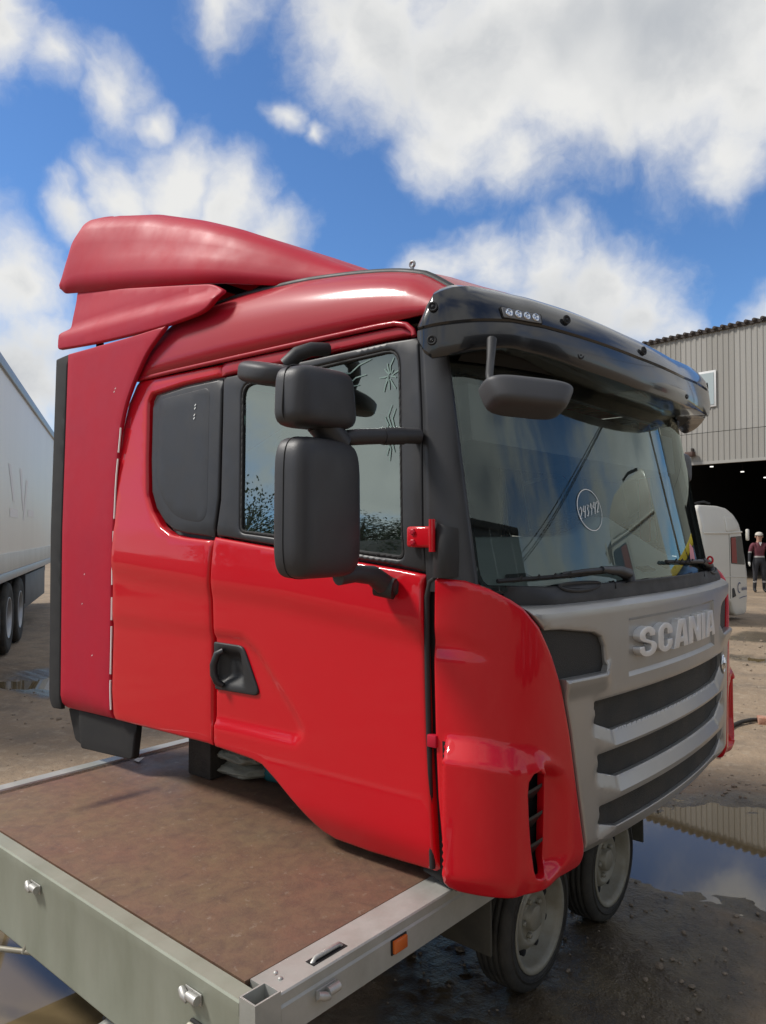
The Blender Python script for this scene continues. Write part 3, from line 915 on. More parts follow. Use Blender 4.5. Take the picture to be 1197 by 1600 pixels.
# cowl under the screen
rows = []
for i in range(61):
    s = -1.14 + 2.28 * i / 60; e = max(0, (abs(s) - 0.9) / 0.24)
    xg = wsx(s, 1.42); xf = -1.085 - 0.089 * s * s - 0.26 * e * e
    z0 = 1.345; dz = 0.012 * e
    rows.append([Vector((xf - 0.03, CC + s, z0)), Vector((xf - 0.025, CC + s, 1.386)), Vector((xf - 0.032, CC + s, 1.405 + dz)), Vector((xf * 0.72 + xg * 0.28 - 0.02, CC + s, 1.425 + dz)), Vector((xf * .45 + xg * .55 - 0.01, CC + s, 1.432 + dz)),
                 Vector((xg - 0.005, CC + s, 1.428 + dz)), Vector((xg - 0.04, CC + s, 1.40))])
V, F = grid_geo(rows); cowl = mesh_obj('cowl', V, F, M['black'], cab)
def cowl_pt(s, f, lift=0.0):
    """point on the cowl: f 0 front edge .. 1 glass"""
    e = max(0, (abs(s) - 0.9) / 0.24); xg = wsx(s, 1.42); xf = -1.085 - 0.089 * s * s - 0.26 * e * e - 0.032
    return Vector((xf + (xg - xf) * f, CC + s, interp([0, .28, .55, 1], [1.405, 1.425, 1.432, 1.428], f) + 0.012 * e + lift))
for s, w, f0, f1 in ((-0.74, 0.12, 0.0, 0.55), (0.76, 0.11, 0.0, 0.55)):
    V = [cowl_pt(s, (f0 + f1) / 2, 0.004)] + [cowl_pt(s + w * math.cos(a), (f0 + f1) / 2 + (f1 - f0) / 2 * math.sin(a), 0.006) for a in [2 * math.pi * i / 24 for i in range(24)]]
    mesh_obj('cowl_opening', V, [(0, 1 + i, 1 + (i + 1) % 24) for i in range(24)], M['gap'], cowl, False)
    ringp = [cowl_pt(s + w * math.cos(a), (f0 + f1) / 2 + (f1 - f0) / 2 * math.sin(a), 0.006) for a in [2 * math.pi * i / 24 for i in range(24)]]
    tube('opening_rim', ringp, 0.006, M['black'], cowl, n=6, closed=True)
for s0, s1 in ((-0.36, 0.22),):
    V = [cowl_pt(s, f, 0.005) for s, f in ((s0, .25), (s1, .25), (s1 + .1, .85), (s0 + .1, .85))]
    mesh_obj('cowl_tray', V, [(0, 1, 2, 3)], M['gap'], cowl, False)
for s in (-0.52, 0.5):
    tube('cowl_joint', [cowl_pt(s, -0.02, 0.002), cowl_pt(s, .3, 0.003), cowl_pt(s, .6, 0.003), cowl_pt(s, 1, 0.003)], 0.004, M['gap'], cowl, n=6)

# wipers
def wiper(s_p, s_end, zr, tip):
    piv = cowl_pt(s_p, 0.35, 0.03)
    mid = SW(s_p + (s_end - s_p) * 0.32, 1.475, 0.035); end = SW(s_end, zr, 0.02)
    arm_dir = (mid - piv)
    w = tube('wiper', [piv + Vector((0.01, 0, -0.03)), piv, piv + arm_dir * 0.35 + Vector((0, 0, 0.006)), mid], [0.022, 0.024, 0.019, 0.011], M['black_satin'], cab, n=10)
    a = mid; b = end
    tube('wiper_arm', [a - arm_dir * 0.1, a.lerp(b, 0.2), a.lerp(b, 0.45)], [0.010, 0.009, 0.006], M['black_satin'], w, n=8)
    tb = []
    for i in range(9):
        t = i / 8; s = s_p + (s_end - s_p) * (0.14 + 1.0 * t * 0.92); z = 1.470 + (zr - 1.470) * t
        tb.append(SW(s, z, 0.016))
    tube('wiper_blade', tb, 0.008, M['rubber'], w, n=6)
    for i in range(1, 8):
        tube('blade_claw', [tb[i] + Vector((0.006, 0, -0.002)), tb[i] + Vector((0.014, 0.01, 0.012))], 0.004, M['rubber'], w, n=5)
    return w
wiper(-0.42, -1.04, 1.452, 0)
wb = wiper(0.62, -0.02, 1.490, 0)
tube('red_tie', [SW(0.50, 1.475, 0.05) + Vector((0.012 * math.cos(a), 0, 0.016 * math.sin(a))) for a in [2 * math.pi * i / 12 for i in range(12)]], 0.005, M['red'], wb, n=6, closed=True)
tg = SW(0.33, 1.52, 0.012)
mesh_obj('price_tag', [tg + Vector((0, -0.02, -0.03)), tg + Vector((0.004, 0.035, -0.035)), tg + Vector((0.0, 0.02, 0.02)), tg + Vector((-0.006, -0.012, 0.045))], [(0, 1, 2, 3)], M['pink'], wb, False)

# ------------------------------------------------------------------ sun visor
VP_, VU_, VT_ = make_plan(-1.75, -1.5, -0.03, (-1.40, -0.03), (-1.30, 0.12), -1.062, 0.22, 0.95)
VL = float(VU_[-1])
VU = [0.25, 0.26, 0.30, 0.38, 0.457, 0.578, 0.716, 0.928, 1.23, 1.49, VL / 2]
VLO = [2.235, 2.205, 2.176, 2.190, 2.208, 2.224, 2.214, 2.184, 2.152, 2.145, 2.145]
VSE = [2.274, 2.274, 2.280, 2.290, 2.300, 2.310, 2.310, 2.293, 2.268, 2.256, 2.252]
VTO = [2.314, 2.345, 2.405, 2.436, 2.450, 2.456, 2.452, 2.436, 2.405, 2.385, 2.376]
def vis(u, o, z):
    x, y, nx, ny = plan_at(VP_, VU_, VT_, u); return Vector((x - nx * o, y - ny * o, z))
us = [0.248 + (VL - 0.496) * i / 110 for i in range(111)]
lo_rows = []; up_rows = []
for u in us:
    uu = min(u, VL - u); lo_ = interp(VU, VLO, uu); se = interp(VU, VSE, uu); to = interp(VU, VTO, uu)
    k = sstep(0.26, 0.60, uu)        # 0 at the flat ends, 1 over the screen
    dep = 0.05 + 0.26 * k
    lo_rows.append([vis(u, dep, lo_ + 0.02), vis(u, 0.10 * k + 0.02, lo_ + 0.004), vis(u, 0.010, lo_), vis(u, 0.004, lo_ + 0.001), vis(u, 0.0, lo_ + 0.010), vis(u, -0.006 * k, (lo_ + se) / 2), vis(u, 0.0, se - 0.006), vis(u, 0.004, se - 0.002), vis(u, 0.02, se - 0.001)])
    h = to - se
    up_rows.append([vis(u, 0.020, se + 0.0015), vis(u, 0.004, se + 0.002), vis(u, 0.001, se + 0.008), vis(u, 0.004 + 0.008 * k, se + h * 0.35), vis(u, 0.012 + 0.03 * k, se + h * 0.65), vis(u, 0.022 + 0.07 * k, se + h * 0.88), vis(u, 0.04 + 0.13 * k, se + h * 1.0), vis(u, 0.06 + 0.22 * k, se + h * 1.04), vis(u, 0.07 + 0.30 * k, se + h * 0.98)])
V1, F1 = grid_geo(lo_rows)
# end caps
visor = mesh_obj('sun_visor', V1, F1, M['black_gloss'], cab)
V2, F2 = grid_geo(up_rows)
up = mesh_obj('visor_upper_shell', V2, F2, M['black_gloss'], visor)
for o in (visor, up):
    smooth_by_angle(o, 28)
    md = o.modifiers.new('thickness', 'SOLIDIFY'); md.thickness = 0.004; md.offset = 0
def Svis(u, z): return vis(u, -0.002, z)
def Svt(u, z):
    uu = min(u, VL - u); se = interp(VU, VSE, uu); h = interp(VU, VTO, uu) - se; k = sstep(0.26, 0.60, uu); f = (z - se) / h
    return vis(u, interp([0, .35, .65, .88, 1.0], [0.001, 0.004 + 0.008 * k, 0.012 + 0.03 * k, 0.022 + 0.07 * k, 0.04 + 0.13 * k], f) - 0.007, z)
# marker lamp clusters in the upper shell
for uc in (0.622, VL - 0.622):
    a = [(uc - 0.082, 2.317), (uc - 0.088, 2.356), (uc + 0.088, 2.353), (uc + 0.088, 2.318)] if uc < 1 else [(uc - 0.088, 2.318), (uc - 0.088, 2.353), (uc + 0.088, 2.356), (uc + 0.082, 2.317)]
    base = panel('marker_lamp', round_poly(a, 0.004, 2), Svt, M['gap'], visor, res=0.02, edge=0, thick=0.01)
    inn = [(p[0] * 0.94 + uc * 0.06, p[1] * .9 + 2.336 * .1) for p in a]
    panel('lamp_body', round_poly(inn, 0.004, 2), lambda u, z: Svt(u, z) + Vector((0.003, -0.002, 0.0)), mat('lamp grey', (0.16, 0.16, 0.16), 0.35), base, res=0.02, edge=0.002, thick=0.004)
    for k in range(4):
        q = -0.057 + 0.038 * k; sg = 1 if uc < 1 else -1
        c = Svt(uc + sg * q, 2.336)
        x, y, nx, ny = plan_at(VP_, VU_, VT_, uc + sg * q)
        mesh_obj('lamp_reflector', *lathe_geo([(0.002, 0.0135), (0.008, 0.0135), (0.006, 0.011), (0.003, 0.006), (0.006, 0.0)], c, (nx, ny, 0.25), 14), M['chrome'], base)
# fixing bolts
for u, z, S_ in ((0.302, 2.343, Svt), (0.299, 2.233, Svis), (0.885, 2.235, Svis), (0.827, 2.352, Svt), (1.267, 2.305, Svt), (1.652, 2.185, Svis), (VL - 0.885, 2.235, Svis), (VL - 0.827, 2.352, Svt)):
    c = S_(u, z); x, y, nx, ny = plan_at(VP_, VU_, VT_, u)
    mesh_obj('bolt', *lathe_geo([(0.0, 0.017), (0.005, 0.016), (0.004, 0.011), (0.001, 0.010), (0.001, 0.006), (0.005, 0.005), (0.005, 0.0)], c, (nx, ny, 0.1), 16), M['rubber'], visor)
# dark soffit bar between visor and screen header
rows = []
for i in range(41):
    s = -1.08 + 2.16 * i / 40; a = SW(s, 2.19, 0.01); rows.append([a, SW(s, 2.21, 0.06), SW(s, 2.36, 0.06), SW(s, 2.38, -0.1)])
V, F = grid_geo(rows); mesh_obj('screen_header', V, F, M['gap'], cab)

# ------------------------------------------------------------------ roof
RX = [-3.37, -3.31, -3.19, -3.02, -2.63, -2.23, -1.96, -1.75, -1.64, -1.56, -1.47, -1.40]
RZ = [2.365, 2.505, 2.620, 2.668, 2.690, 2.668, 2.632, 2.592, 2.555, 2.500, 2.42, 2.36]
stations = []
for a, b in zip(RX, RX[1:]):
    n = max(2, int((b - a) / 0.05))
    for i in range(n): stations.append(a + (b - a) * i / n)
stations.append(RX[-1])
# smooth the crest profile
sx = np.array(stations); sz = np.interp(sx, RX, RZ)
for _ in range(3): sz[1:-1] = (sz[:-2] + 2 * sz[1:-1] + sz[2:]) / 4
rows = []
for x, zc in zip(sx, sz):
    half = []
    g = Vector((x, 0.068, 2.352)); h = zc - 2.352
    fwd = sstep(-2.1, -1.4, x)
    cz2 = zc + 0.03 * sstep(2.36, 2.6, zc)
    p0 = g; p1 = Vector((x, 0.070, 2.352 + h * 0.80)); p2 = Vector((x, 0.135, zc - 0.004)); p3 = Vector((x, 0.42, zc + 0.015))
    for k in range(11): half.append(bez3(p0, p1, p2, p3, k / 10))
    for k in range(1, 7):
        t = k / 6; y = 0.42 + (CC - 0.42) * t
        half.append(Vector((x + fwd * 0.10 * (1 - (1 - t) ** 2), y, zc + 0.015 + (cz2 - zc) * (1 - (1 - t) ** 2))))
    for k, p in enumerate(half):
        if k < 11: p.x += fwd * 0.02 * k / 10
    full = half + [Vector((p.x, CW - p.y, p.z)) for p in half[::-1][1:]]
    rows.append(full)
V, F = grid_geo(rows)
roof = mesh_obj('roof', V, F, M['red_roof'], cab)
md = roof.modifiers.new('thickness', 'SOLIDIFY'); md.thickness = 0.01; md.offset = -1
def roof_z(x):
    zc = float(np.interp(x, sx, sz)); t = 0.64
    return bez3(2.352, 2.352 + (zc - 2.352) * 0.8, zc - 0.004, zc + 0.015, t) + 0.003
for sg in (0, 1):
    pts = [(-3.285, 0.066, 2.350), (-3.0, 0.064, 2.352), (-2.6, 0.063, 2.351), (-2.1, 0.062, 2.349), (-1.75, 0.062, 2.347), (-1.67, 0.062, 2.344), (-1.62, 0.062, 2.330), (-1.59, 0.060, 2.305), (-1.583, 0.058, 2.285)]
    pts = [(x, CW - y, z) if sg else (x, y, z) for x, y, z in pts]
    tube('drip_rail', pts, 0.010, M['red_roof'], roof, n=8)
    rl = [(x + sstep(-2.1, -1.4, x) * 0.016, (CW - 0.185) if sg else 0.185, roof_z(x)) for x in np.linspace(-2.99, -1.53, 40)]
    tube('roof_rail', rl, 0.017, M['black'], cab, n=8)
# lifting eye
eye = tube('lifting_eye', [(-1.70, 0.20, 2.55), (-1.70, 0.20, 2.588)], 0.007, M['steel'], cab, n=8)
tube('eye_ring', [(-1.70 + 0.010 * math.cos(a), 0.20, 2.597 + 0.010 * math.sin(a)) for a in [2 * math.pi * i / 12 for i in range(12)]], 0.005, M['steel'], eye, n=6, closed=True)

# ------------------------------------------------------------------ air deflectors
SBX = [-4.07, -4.018, -3.248, -2.638, -2.31, -2.056, -1.99]; SBZ = [2.966, 2.928, 2.803, 2.702, 2.640, 2.612, 2.605]
STX = [-4.085, -4.06, -4.00, -3.947, -3.87, -3.78, -3.357, -2.986, -2.70, -2.385, -2.03, -1.985]; STZ = [2.99, 3.14, 3.278, 3.333, 3.346, 3.330, 3.232, 3.102, 2.984, 2.834, 2.656, 2.616]
rows = []
xs_ = list(np.concatenate([np.linspace(-4.075, -3.75, 22), np.linspace(-3.70, -1.995, 50)]))
tz = np.interp(xs_, STX, STZ)
for _ in range(2): tz[1:-1] = (tz[:-2] + 2 * tz[1:-1] + tz[2:]) / 4
for x, zt in zip(xs_, tz):
    zb = interp(SBX, SBZ, x); zt = max(zt, zb + 0.006); h = zt - zb
    ny = 0.10 + 0.14 * sstep(-2.9, -2.0, x)
    half = []
    p0 = Vector((x, ny, zb)); r = min(0.16, h * 0.55)
    waist = 0.030 * math.sin(math.pi * min(1, max(0, (x + 4.0) / 1.6))) * sstep(0, .3, h)
    pts = [p0, Vector((x, ny - 0.004, zb + h * 0.22)), Vector((x, ny + 0.004 + waist * .6, zb + h * 0.42)), Vector((x, ny + 0.012 + waist, zb + h * 0.6)), Vector((x, ny + 0.024 + waist, zb + h * 0.78)),
           Vector((x, ny + 0.055 + waist, zb + h * 0.92)), Vector((x, ny + 0.11 + waist, zb + h * 0.985)), Vector((x, ny + 0.19 + waist, zb + h * 1.0)), Vector((x, ny + 0.38, zb + h * 1.0 + 0.012)), Vector((x, 0.8, zb + h + 0.03)), Vector((x, CC, zb + h + 0.04))]
    full = pts + [Vector((p.x, CW - p.y, p.z)) for p in pts[::-1][1:]]
    rows.append(full)
V, F = grid_geo(rows)
sp = mesh_obj('roof_spoiler', V, F, M['red_faded'], cab)
md = sp.modifiers.new('thickness', 'SOLIDIFY'); md.thickness = 0.012; md.offset = -1
# small inset access lid near the nose
V, F = strokes_geo([[(-2.33, 2.705), (-2.20, 2.70)], [(-2.20, 2.70), (-2.145, 2.655)], [(-2.145, 2.655), (-2.27, 2.655)], [(-2.27, 2.655), (-2.33, 2.705)]], lambda x, z: Vector((x, 0.10 + 0.14 * sstep(-2.9, -2.0, x) - 0.002 + max(0, z - 2.66) * .25, z)), 0.005, 0.004)
mesh_obj('lid_outline', V, F, M['gap'], sp, False)
col_out = round_poly([(-3.905, 2.925), (-2.695, 2.700), (-2.617, 2.655), (-2.639, 2.611), (-2.716, 2.570), (-3.025, 2.556), (-3.578, 2.572), (-3.984, 2.600), (-3.986, 2.697), (-3.908, 2.712)], [0, 0.05, 0.02, 0.03, 0.1, 0.2, 0.2, 0.02, 0.02, 0.02])
def col_feat(x, z):
    zc = interp([-3.99, -3.5, -3.0, -2.6], [2.70, 2.685, 2.662, 2.64], x)
    return 0.03 * sstep(-0.02, 0.03, zc - z) - 0.02 * sstep(2.70, 2.9, z)
collar = panel('side_spoiler', col_out, lambda x, z: Vector((x, 0.06 + 0.05 * max(0, z - 2.6), z)), M['red_faded'], cab, res=0.03, edge=0.008, thick=0.015, feat=col_feat, bstep=0.03)
mirror_of(collar)
df_out = round_poly([(-3.868, 0.697), (-3.385, 0.712), (-3.398, 0.852), (-3.392, 1.115), (-3.390, 1.444), (-3.380, 1.65), (-3.375, 1.87), (-3.348, 2.105), (-3.305, 2.235), (-3.235, 2.345), (-3.14, 2.46), (-2.99, 2.560), (-3.3, 2.556), (-3.873, 2.560)],
                    [0.03, 0.01, 0.1, 0.1, 0.1, 0.1, 0.1, 0.05, 0.05, 0.05, 0.05, 0.01, 0.1, 0.01])
def df_S(x, z): return Vector((x, 0.008 + ys(z) * 0.25, z))
defl = panel('side_deflector', df_out, df_S, M['red_faded'], cab, res=0.05, edge=0.008, thick=0.012, feat=lambda x, z: -0.03 * (1 - sstep(0, 0.08, z - 0.69)) ** 2, bstep=0.04)
rub = panel('rubber_edge', round_poly([(-3.99, 0.735), (-3.955, 0.685), (-3.873, 0.690), (-3.878, 2.560), (-4.000, 2.550)], [0.03, 0.02, 0, 0, 0.01]), df_S, M['rubber'], defl, res=0.06, edge=0.01, thick=0.02)
d2 = mirror_of(defl); r2 = mirror_of(rub); r2.parent = d2
for z0_, z1_ in ((0.76, 0.90), (0.93, 1.16), (1.19, 1.30), (1.36, 1.62), (1.68, 1.97), (2.0, 2.12)):  # pale strips painted in for daylight showing through the seam gap
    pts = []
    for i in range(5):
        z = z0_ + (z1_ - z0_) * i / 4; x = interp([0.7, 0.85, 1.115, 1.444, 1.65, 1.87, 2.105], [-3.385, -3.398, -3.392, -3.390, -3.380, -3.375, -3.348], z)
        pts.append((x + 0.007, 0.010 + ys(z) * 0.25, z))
    tube('gap_light_strip', pts, 0.0045, M['paper'], defl, n=5)
# scratches on the deflector
for dx, dz in ((0.25, 0), (0.26, .015), (.02, -.9), (.0, -1.05), (.1, -1.3), (.3, -1.1)):
    V, F = strokes_geo([[(-3.66 + dx, 2.30 + dz), (-3.652 + dx, 2.306 + dz)]], df_S, 0.004, 0.001)
    mesh_obj('scratch', V, F, M['paper'], defl, False)
for x in (-3.72, -3.32):
    for sg in (0, 1):
        y = 0.13 if not sg else CW - 0.13
        tube('bracket', [(x, y, 2.46), (x - 0.005, y, 2.64)], 0.020, M['gap'], cab, n=8)
for sg in (0, 1):
    y = 0.22 if not sg else CW - 0.22
    tube('bracket', [(-3.1, y, 2.60), (-2.35, y, 2.715)], 0.016, M['gap'], cab, n=8)
for x in (-3.9, -3.5, -3.0, -2.6):
    tube('spoiler_strut', [(x, 0.25, interp(SBX, SBZ, x) + 0.06), (x, CW - 0.25, interp(SBX, SBZ, x) + 0.06)], 0.02, M['gap'], cab, n=8)
# short panel under the deflector
fl = panel('splash_panel', round_poly([(-3.765, 0.700), (-3.236, 0.705), (-3.262, 0.54), (-3.285, 0.530), (-3.735, 0.505)], [0, 0, 0.02, 0.02, 0.02]), lambda x, z: Vector((x, 0.05, z)), M['rubber'], cab, res=0.05, edge=0.008, thick=0.03)
mirror_of(fl)
o = panel('splash_return', round_poly([(-3.90, 0.685), (-3.768, 0.690), (-3.738, 0.505), (-3.83, 0.53)], 0.015), lambda x, z: Vector((x, 0.07, z)), M['rubber'], cab, res=0.05, edge=0.008, thick=0.03); mirror_of(o)

# ------------------------------------------------------------------ shell: back, floor, inside
def sheet(name, pts, material, parent, thick=0.02):
    V = [Vector(p) for p in pts]; n = (V[1] - V[0]).cross(V[2] - V[0]).normalized() * thick
    W = V + [p + n for p in V]; k = len(V)
    F = [tuple(range(k)), tuple(range(2 * k - 1, k - 1, -1))] + [(i, k + i, k + (i + 1) % k, (i + 1) % k) for i in range(k)]
    return mesh_obj(name, W, F, material, parent, False)
sheet('rear_wall', [(-3.335, 0.05, 0.75), (-3.335, CW - 0.05, 0.75), (-3.335, CW - 0.05, 2.15), (-3.29, CW - 0.10, 2.36), (-3.29, 0.10, 2.36), (-3.335, 0.05, 2.15)], M['red_roof'], cab, 0.03)
sheet('roof_rear', [(-3.28, 0.10, 2.36), (-3.28, CW - 0.10, 2.36), (-3.05, CW - 0.2, 2.62), (-3.05, 0.2, 2.62)], M['red_roof'], cab, 0.015)
box('floor_pan', (-3.33, 0.06, 0.735), (-2.33, CW - 0.06, 0.80), M['gap'], cab, 0.01)
box('floor_pan', (-2.33, 0.06, 0.80), (-1.30, CW - 0.06, 0.87), M['gap'], cab, 0.01)
# wheel arch inner wall and step wells seen from below
box('step_well', (-2.0, 0.05, 0.53), (-1.50, 0.40, 0.80), M['gap'], cab, 0.02); box('step_well', (-2.0, CW - 0.40, 0.53), (-1.50, CW - 0.05, 0.80), M['gap'], cab, 0.02)
box('front_beam', (-1.30, 0.45, 0.56), (-1.20, CW - 0.45, 1.36), M['gap'], cab, 0.02)
for y in (0.55, CW - 0.65):
    box('chassis_member', (-3.1, y, 0.62), (-1.35, y + 0.10, 0.735), M['gap'], cab, 0.01)
# lining
box('rear_lining', (-3.30, 0.10, 0.83), (-3.28, CW - 0.10, 2.32), M['liner'], cab)
sheet('roof_lining', [(-3.20, 0.16, 2.40), (-3.20, CW - 0.16, 2.40), (-1.62, CW - 0.16, 2.36), (-1.62, 0.16, 2.36)], M['liner'], cab, 0.01)
for sg in (0, 1):
    y = 0.075 if not sg else CW - 0.095
    box('door_lining', (-2.58, y, 0.88), (-1.52, y + 0.02, 1.52), M['interior'], cab)
    box('side_lining', (-3.28, y + (.02 if not sg else -.02), 0.85), (-2.60, y + 0.02 + (.02 if not sg else -.02), 2.34), M['interior'], cab)
# dashboard
rows = []
for i in range(41):
    s = -1.06 + 2.12 * i / 40; hump = 0.10 * math.exp(-((s - 0.52) / 0.30) ** 2); xg = wsx(s, 1.44)
    rows.append([Vector((xg - 0.035, CC + s, 1.36)), Vector((xg - 0.045, CC + s, 1.418)), Vector((xg - 0.16, CC + s, 1.470 + hump * .1)), Vector((xg - 0.34, CC + s, 1.545 + hump * .6)), Vector((xg - 0.47, CC + s, 1.590 + hump)), Vector((xg - 0.54, CC + s, 1.595 + hump)), Vector((xg - 0.58, CC + s, 1.55 + hump * .6)), Vector((xg - 0.56, CC + s, 0.95))])
V, F = grid_geo(rows); dash = mesh_obj('dashboard', V, F, M['dash'], cab)
for s in (-0.85, -0.55, -0.25, 0.05, 0.35, 0.65):
    c = Vector((wsx(s, 1.44) - 0.12, CC + s, 1.452))
    box('air_vent', c + Vector((-0.02, -0.07, 0)), c + Vector((0.02, 0.07, 0.008)), M['gap'], dash, rot=Matrix.Rotation(0.42, 3, 'Y').to_4x4())
# steering wheel on the far side
swc = Vector((-1.93, 1.76, 1.62)); tilt = Vector((-0.45, 0, 0.89)).normalized(); ax1 = Vector((0, 1, 0)); ax2 = tilt.cross(ax1)
sw = tube('steering_wheel', [swc + (ax1 * math.cos(a) + ax2 * math.sin(a)) * 0.225 for a in [2 * math.pi * i / 36 for i in range(36)]], 0.017, M['rubber'], cab, n=10, closed=True)
for a in (0.0, math.pi, -math.pi / 2):
    tube('spoke', [swc + (ax1 * math.cos(a) + ax2 * math.sin(a)) * 0.22, swc - tilt * 0.03], 0.02, M['rubber'], sw, n=8)
mesh_obj('hub_pad', *lathe_geo([(-0.05, 0.05), (-0.01, 0.085), (0.005, 0.07), (0.008, 0)], swc - tilt * 0.02, tilt, 18), M['rubber'], sw)
tube('column', [swc - tilt * 0.05, swc - tilt * 0.45], 0.04, M['rubber'], sw)
for yc in (0.66, 1.76):
    seat = box('seat', (-2.62, yc - 0.26, 1.06), (-2.10, yc + 0.26, 1.24), M['seat'], cab, 0.07, 4)
    box('seat_base', (-2.55, yc - 0.2, 0.87), (-2.18, yc + 0.2, 1.06), M['interior'], seat, 0.02)
    box('backrest', (-2.74, yc - 0.25, 1.20), (-2.58, yc + 0.25, 1.86), M['seat'], seat, 0.07, 4, rot=Matrix.Rotation(-0.10, 3, 'Y').to_4x4())
    box('headrest', (-2.80, yc - 0.15, 1.88), (-2.68, yc + 0.15, 2.10), M['seat'], seat, 0.05, 4)
box('bunk', (-3.28, 0.12, 1.12), (-2.80, CW - 0.12, 1.30), M['seat'], cab, 0.04, 3)
box('bunk_base', (-3.28, 0.12, 0.83), (-2.84, CW - 0.12, 1.12), M['interior'], cab, 0.01)
box('curtain', (-1.62, 0.13, 1.50), (-1.52, 0.175, 2.16), M['interior'], cab, 0.015, rot=Matrix.Rotation(-0.14, 3, 'Y').to_4x4())
box('curtain', (-1.66, CW - 0.165, 1.56), (-1.60, CW - 0.135, 2.24), mat('red curtain', (0.30, 0.03, 0.025), 0.9), cab, 0.01)
sheet('overhead_shelf', [(-1.80, 0.2, 2.10), (-1.80, CW - 0.2, 2.10), (-1.46, CW - 0.2, 2.13), (-1.46, 0.2, 2.13)], M['interior'], cab, 0.2)
bl = SW(-0.93, 2.03, -0.03)
sheet('paper_notice', [bl, bl + Vector((0.012, 0.10, 0)), bl + Vector((-0.008, 0.10, 0.10)), bl + Vector((-0.02, 0, 0.10))], M['paper'], cab, 0.001)

# ------------------------------------------------------------------ mirrors
def shell(name, c, w, d, h, material, parent, top=1.0, bot=1.0, pw=3.2, rz=0.0, rx=0.0, lean=0.0, sag=0.0, nz=26, na=40, face=True, ry=0.0):
    """rounded mirror housing: superellipsoid, w along y, d along x, h along z"""
    R = Matrix.Rotation(rz, 3, 'Z') @ Matrix.Rotation(rx, 3, 'X') @ Matrix.Rotation(ry, 3, 'Y')
    rows = []
    def se(v, p): return math.copysign(abs(v) ** (2 / p), v)
    for i in range(nz + 1):
        ph = -math.pi / 2 + math.pi * i / nz
        cz, sz_ = se(math.cos(ph), pw + 1.0), se(math.sin(ph), pw + 1.0)
        f = bot + (top - bot) * (sz_ + 1) / 2
        row = []
        for k in range(na):
            a = 2 * math.pi * k / na
            x = se(math.cos(a), pw) * cz * d / 2; y = se(math.sin(a), pw) * cz * w / 2 * f
            if x < 0: x *= 0.45                          # flat glass side at the back
            row.append(Vector(c) + R @ Vector((x, y + lean * sz_, sz_ * h / 2 - sag * (2 * y / w) ** 2)))
        rows.append(row)
    V, F = grid_geo(rows, True)
    return mesh_obj(name, V, F, material, parent)


def split_line(c, w, h, top, bot, pw, rz, xo, parent):
    R = Matrix.Rotation(rz, 3, 'Z'); pts = []
    def se(v, p): return math.copysign(abs(v) ** (2 / p), v)
    for i in range(60):
        a = 2 * math.pi * i / 60; zz = se(math.sin(a), pw + 1.0); f = bot + (top - bot) * (zz + 1) / 2
        pts.append(Vector(c) + R @ Vector((xo, se(math.cos(a), pw + 1.0) * w / 2 * f * 0.996, zz * h / 2 * 0.997)))
    tube('shell_joint', pts, 0.0026, M['gap'], parent, n=5, closed=True)


def mirror_set(sg):
    f = (lambda p: Vector((p[0], CW - p[1], p[2]))) if sg else (lambda p: Vector(p))
    z0 = 1.685
    mm = shell('main_mirror', f((-1.655, -0.352, z0)), 0.318, 0.17, 0.42, M['mirror_grey'], cab, top=0.97, bot=1.0, pw=5.0, rz=(0.10 if not sg else -0.10))
    wide = shell('wide_mirror', f((-1.655, -0.362, 2.017)), 0.305, 0.17, 0.182, M['mirror_grey'], cab, top=0.90, bot=1.02, pw=4.2, rz=(0.10 if not sg else -0.10), rx=(0.05 if not sg else -0.05))
    rz_m = 0.10 if not sg else -0.10
    split_line(f((-1.655, -0.352, z0)), 0.318, 0.42, 0.97, 1.0, 5.0, rz_m, 0.012, mm)
    split_line(f((-1.655, -0.362, 2.017)), 0.305, 0.182, 0.90, 1.02, 4.2, rz_m, 0.012, wide)
    nk = tube('mirror_neck', [f((-1.650, -0.33, 1.955)), f((-1.640, -0.295, 1.915)), f((-1.635, -0.255, 1.885))], [0.050, 0.045, 0.042], M['mirror_grey'], cab, n=12)
    ar = tube('mirror_arm', [f((-1.640, -0.27, 1.905)), f((-1.61, -0.20, 1.915)), f((-1.57, -0.06, 1.930)), f((-1.545, 0.03, 1.935))], [0.024, 0.026, 0.026, 0.027], M['mirror_grey'], cab, n=12)
    tube('arm_collar', [f((-1.585, -0.11, 1.924)), f((-1.562, -0.03, 1.931))], 0.029, M['mirror_grey'], ar, n=12)
    lw = tube('mirror_arm', [f((-1.650, -0.25, 1.475)), f((-1.64, -0.18, 1.480)), f((-1.635, -0.10, 1.472)), f((-1.63, -0.06, 1.445)), f((-1.62, -0.02, 1.43))], [0.030, 0.028, 0.032, 0.036, 0.03], M['mirror_grey'], cab, n=12)
    kn = tube('pivot_knuckle', [f((-1.66, -0.055, 1.435)), f((-1.60, -0.03, 1.425))], [0.034, 0.036], M['black'], lw, n=14)
    box('bracket_foot', (-1.67, (-0.02 if not sg else CW - 0.03), 1.40), (-1.60, (0.03 if not sg else CW + 0.02), 1.455), M['black'], lw, 0.015, 3)
    mesh_obj('mirror_glass', [f((-1.695, -0.455 + 0.20 * a, z0 - 0.17 + 0.34 * b)) for a, b in ((0, 0), (1, 0), (1, 1), (0, 1))], [(0, 1, 2, 3)], M['chrome'], mm, False)
mirror_set(0); mirror_set(1)
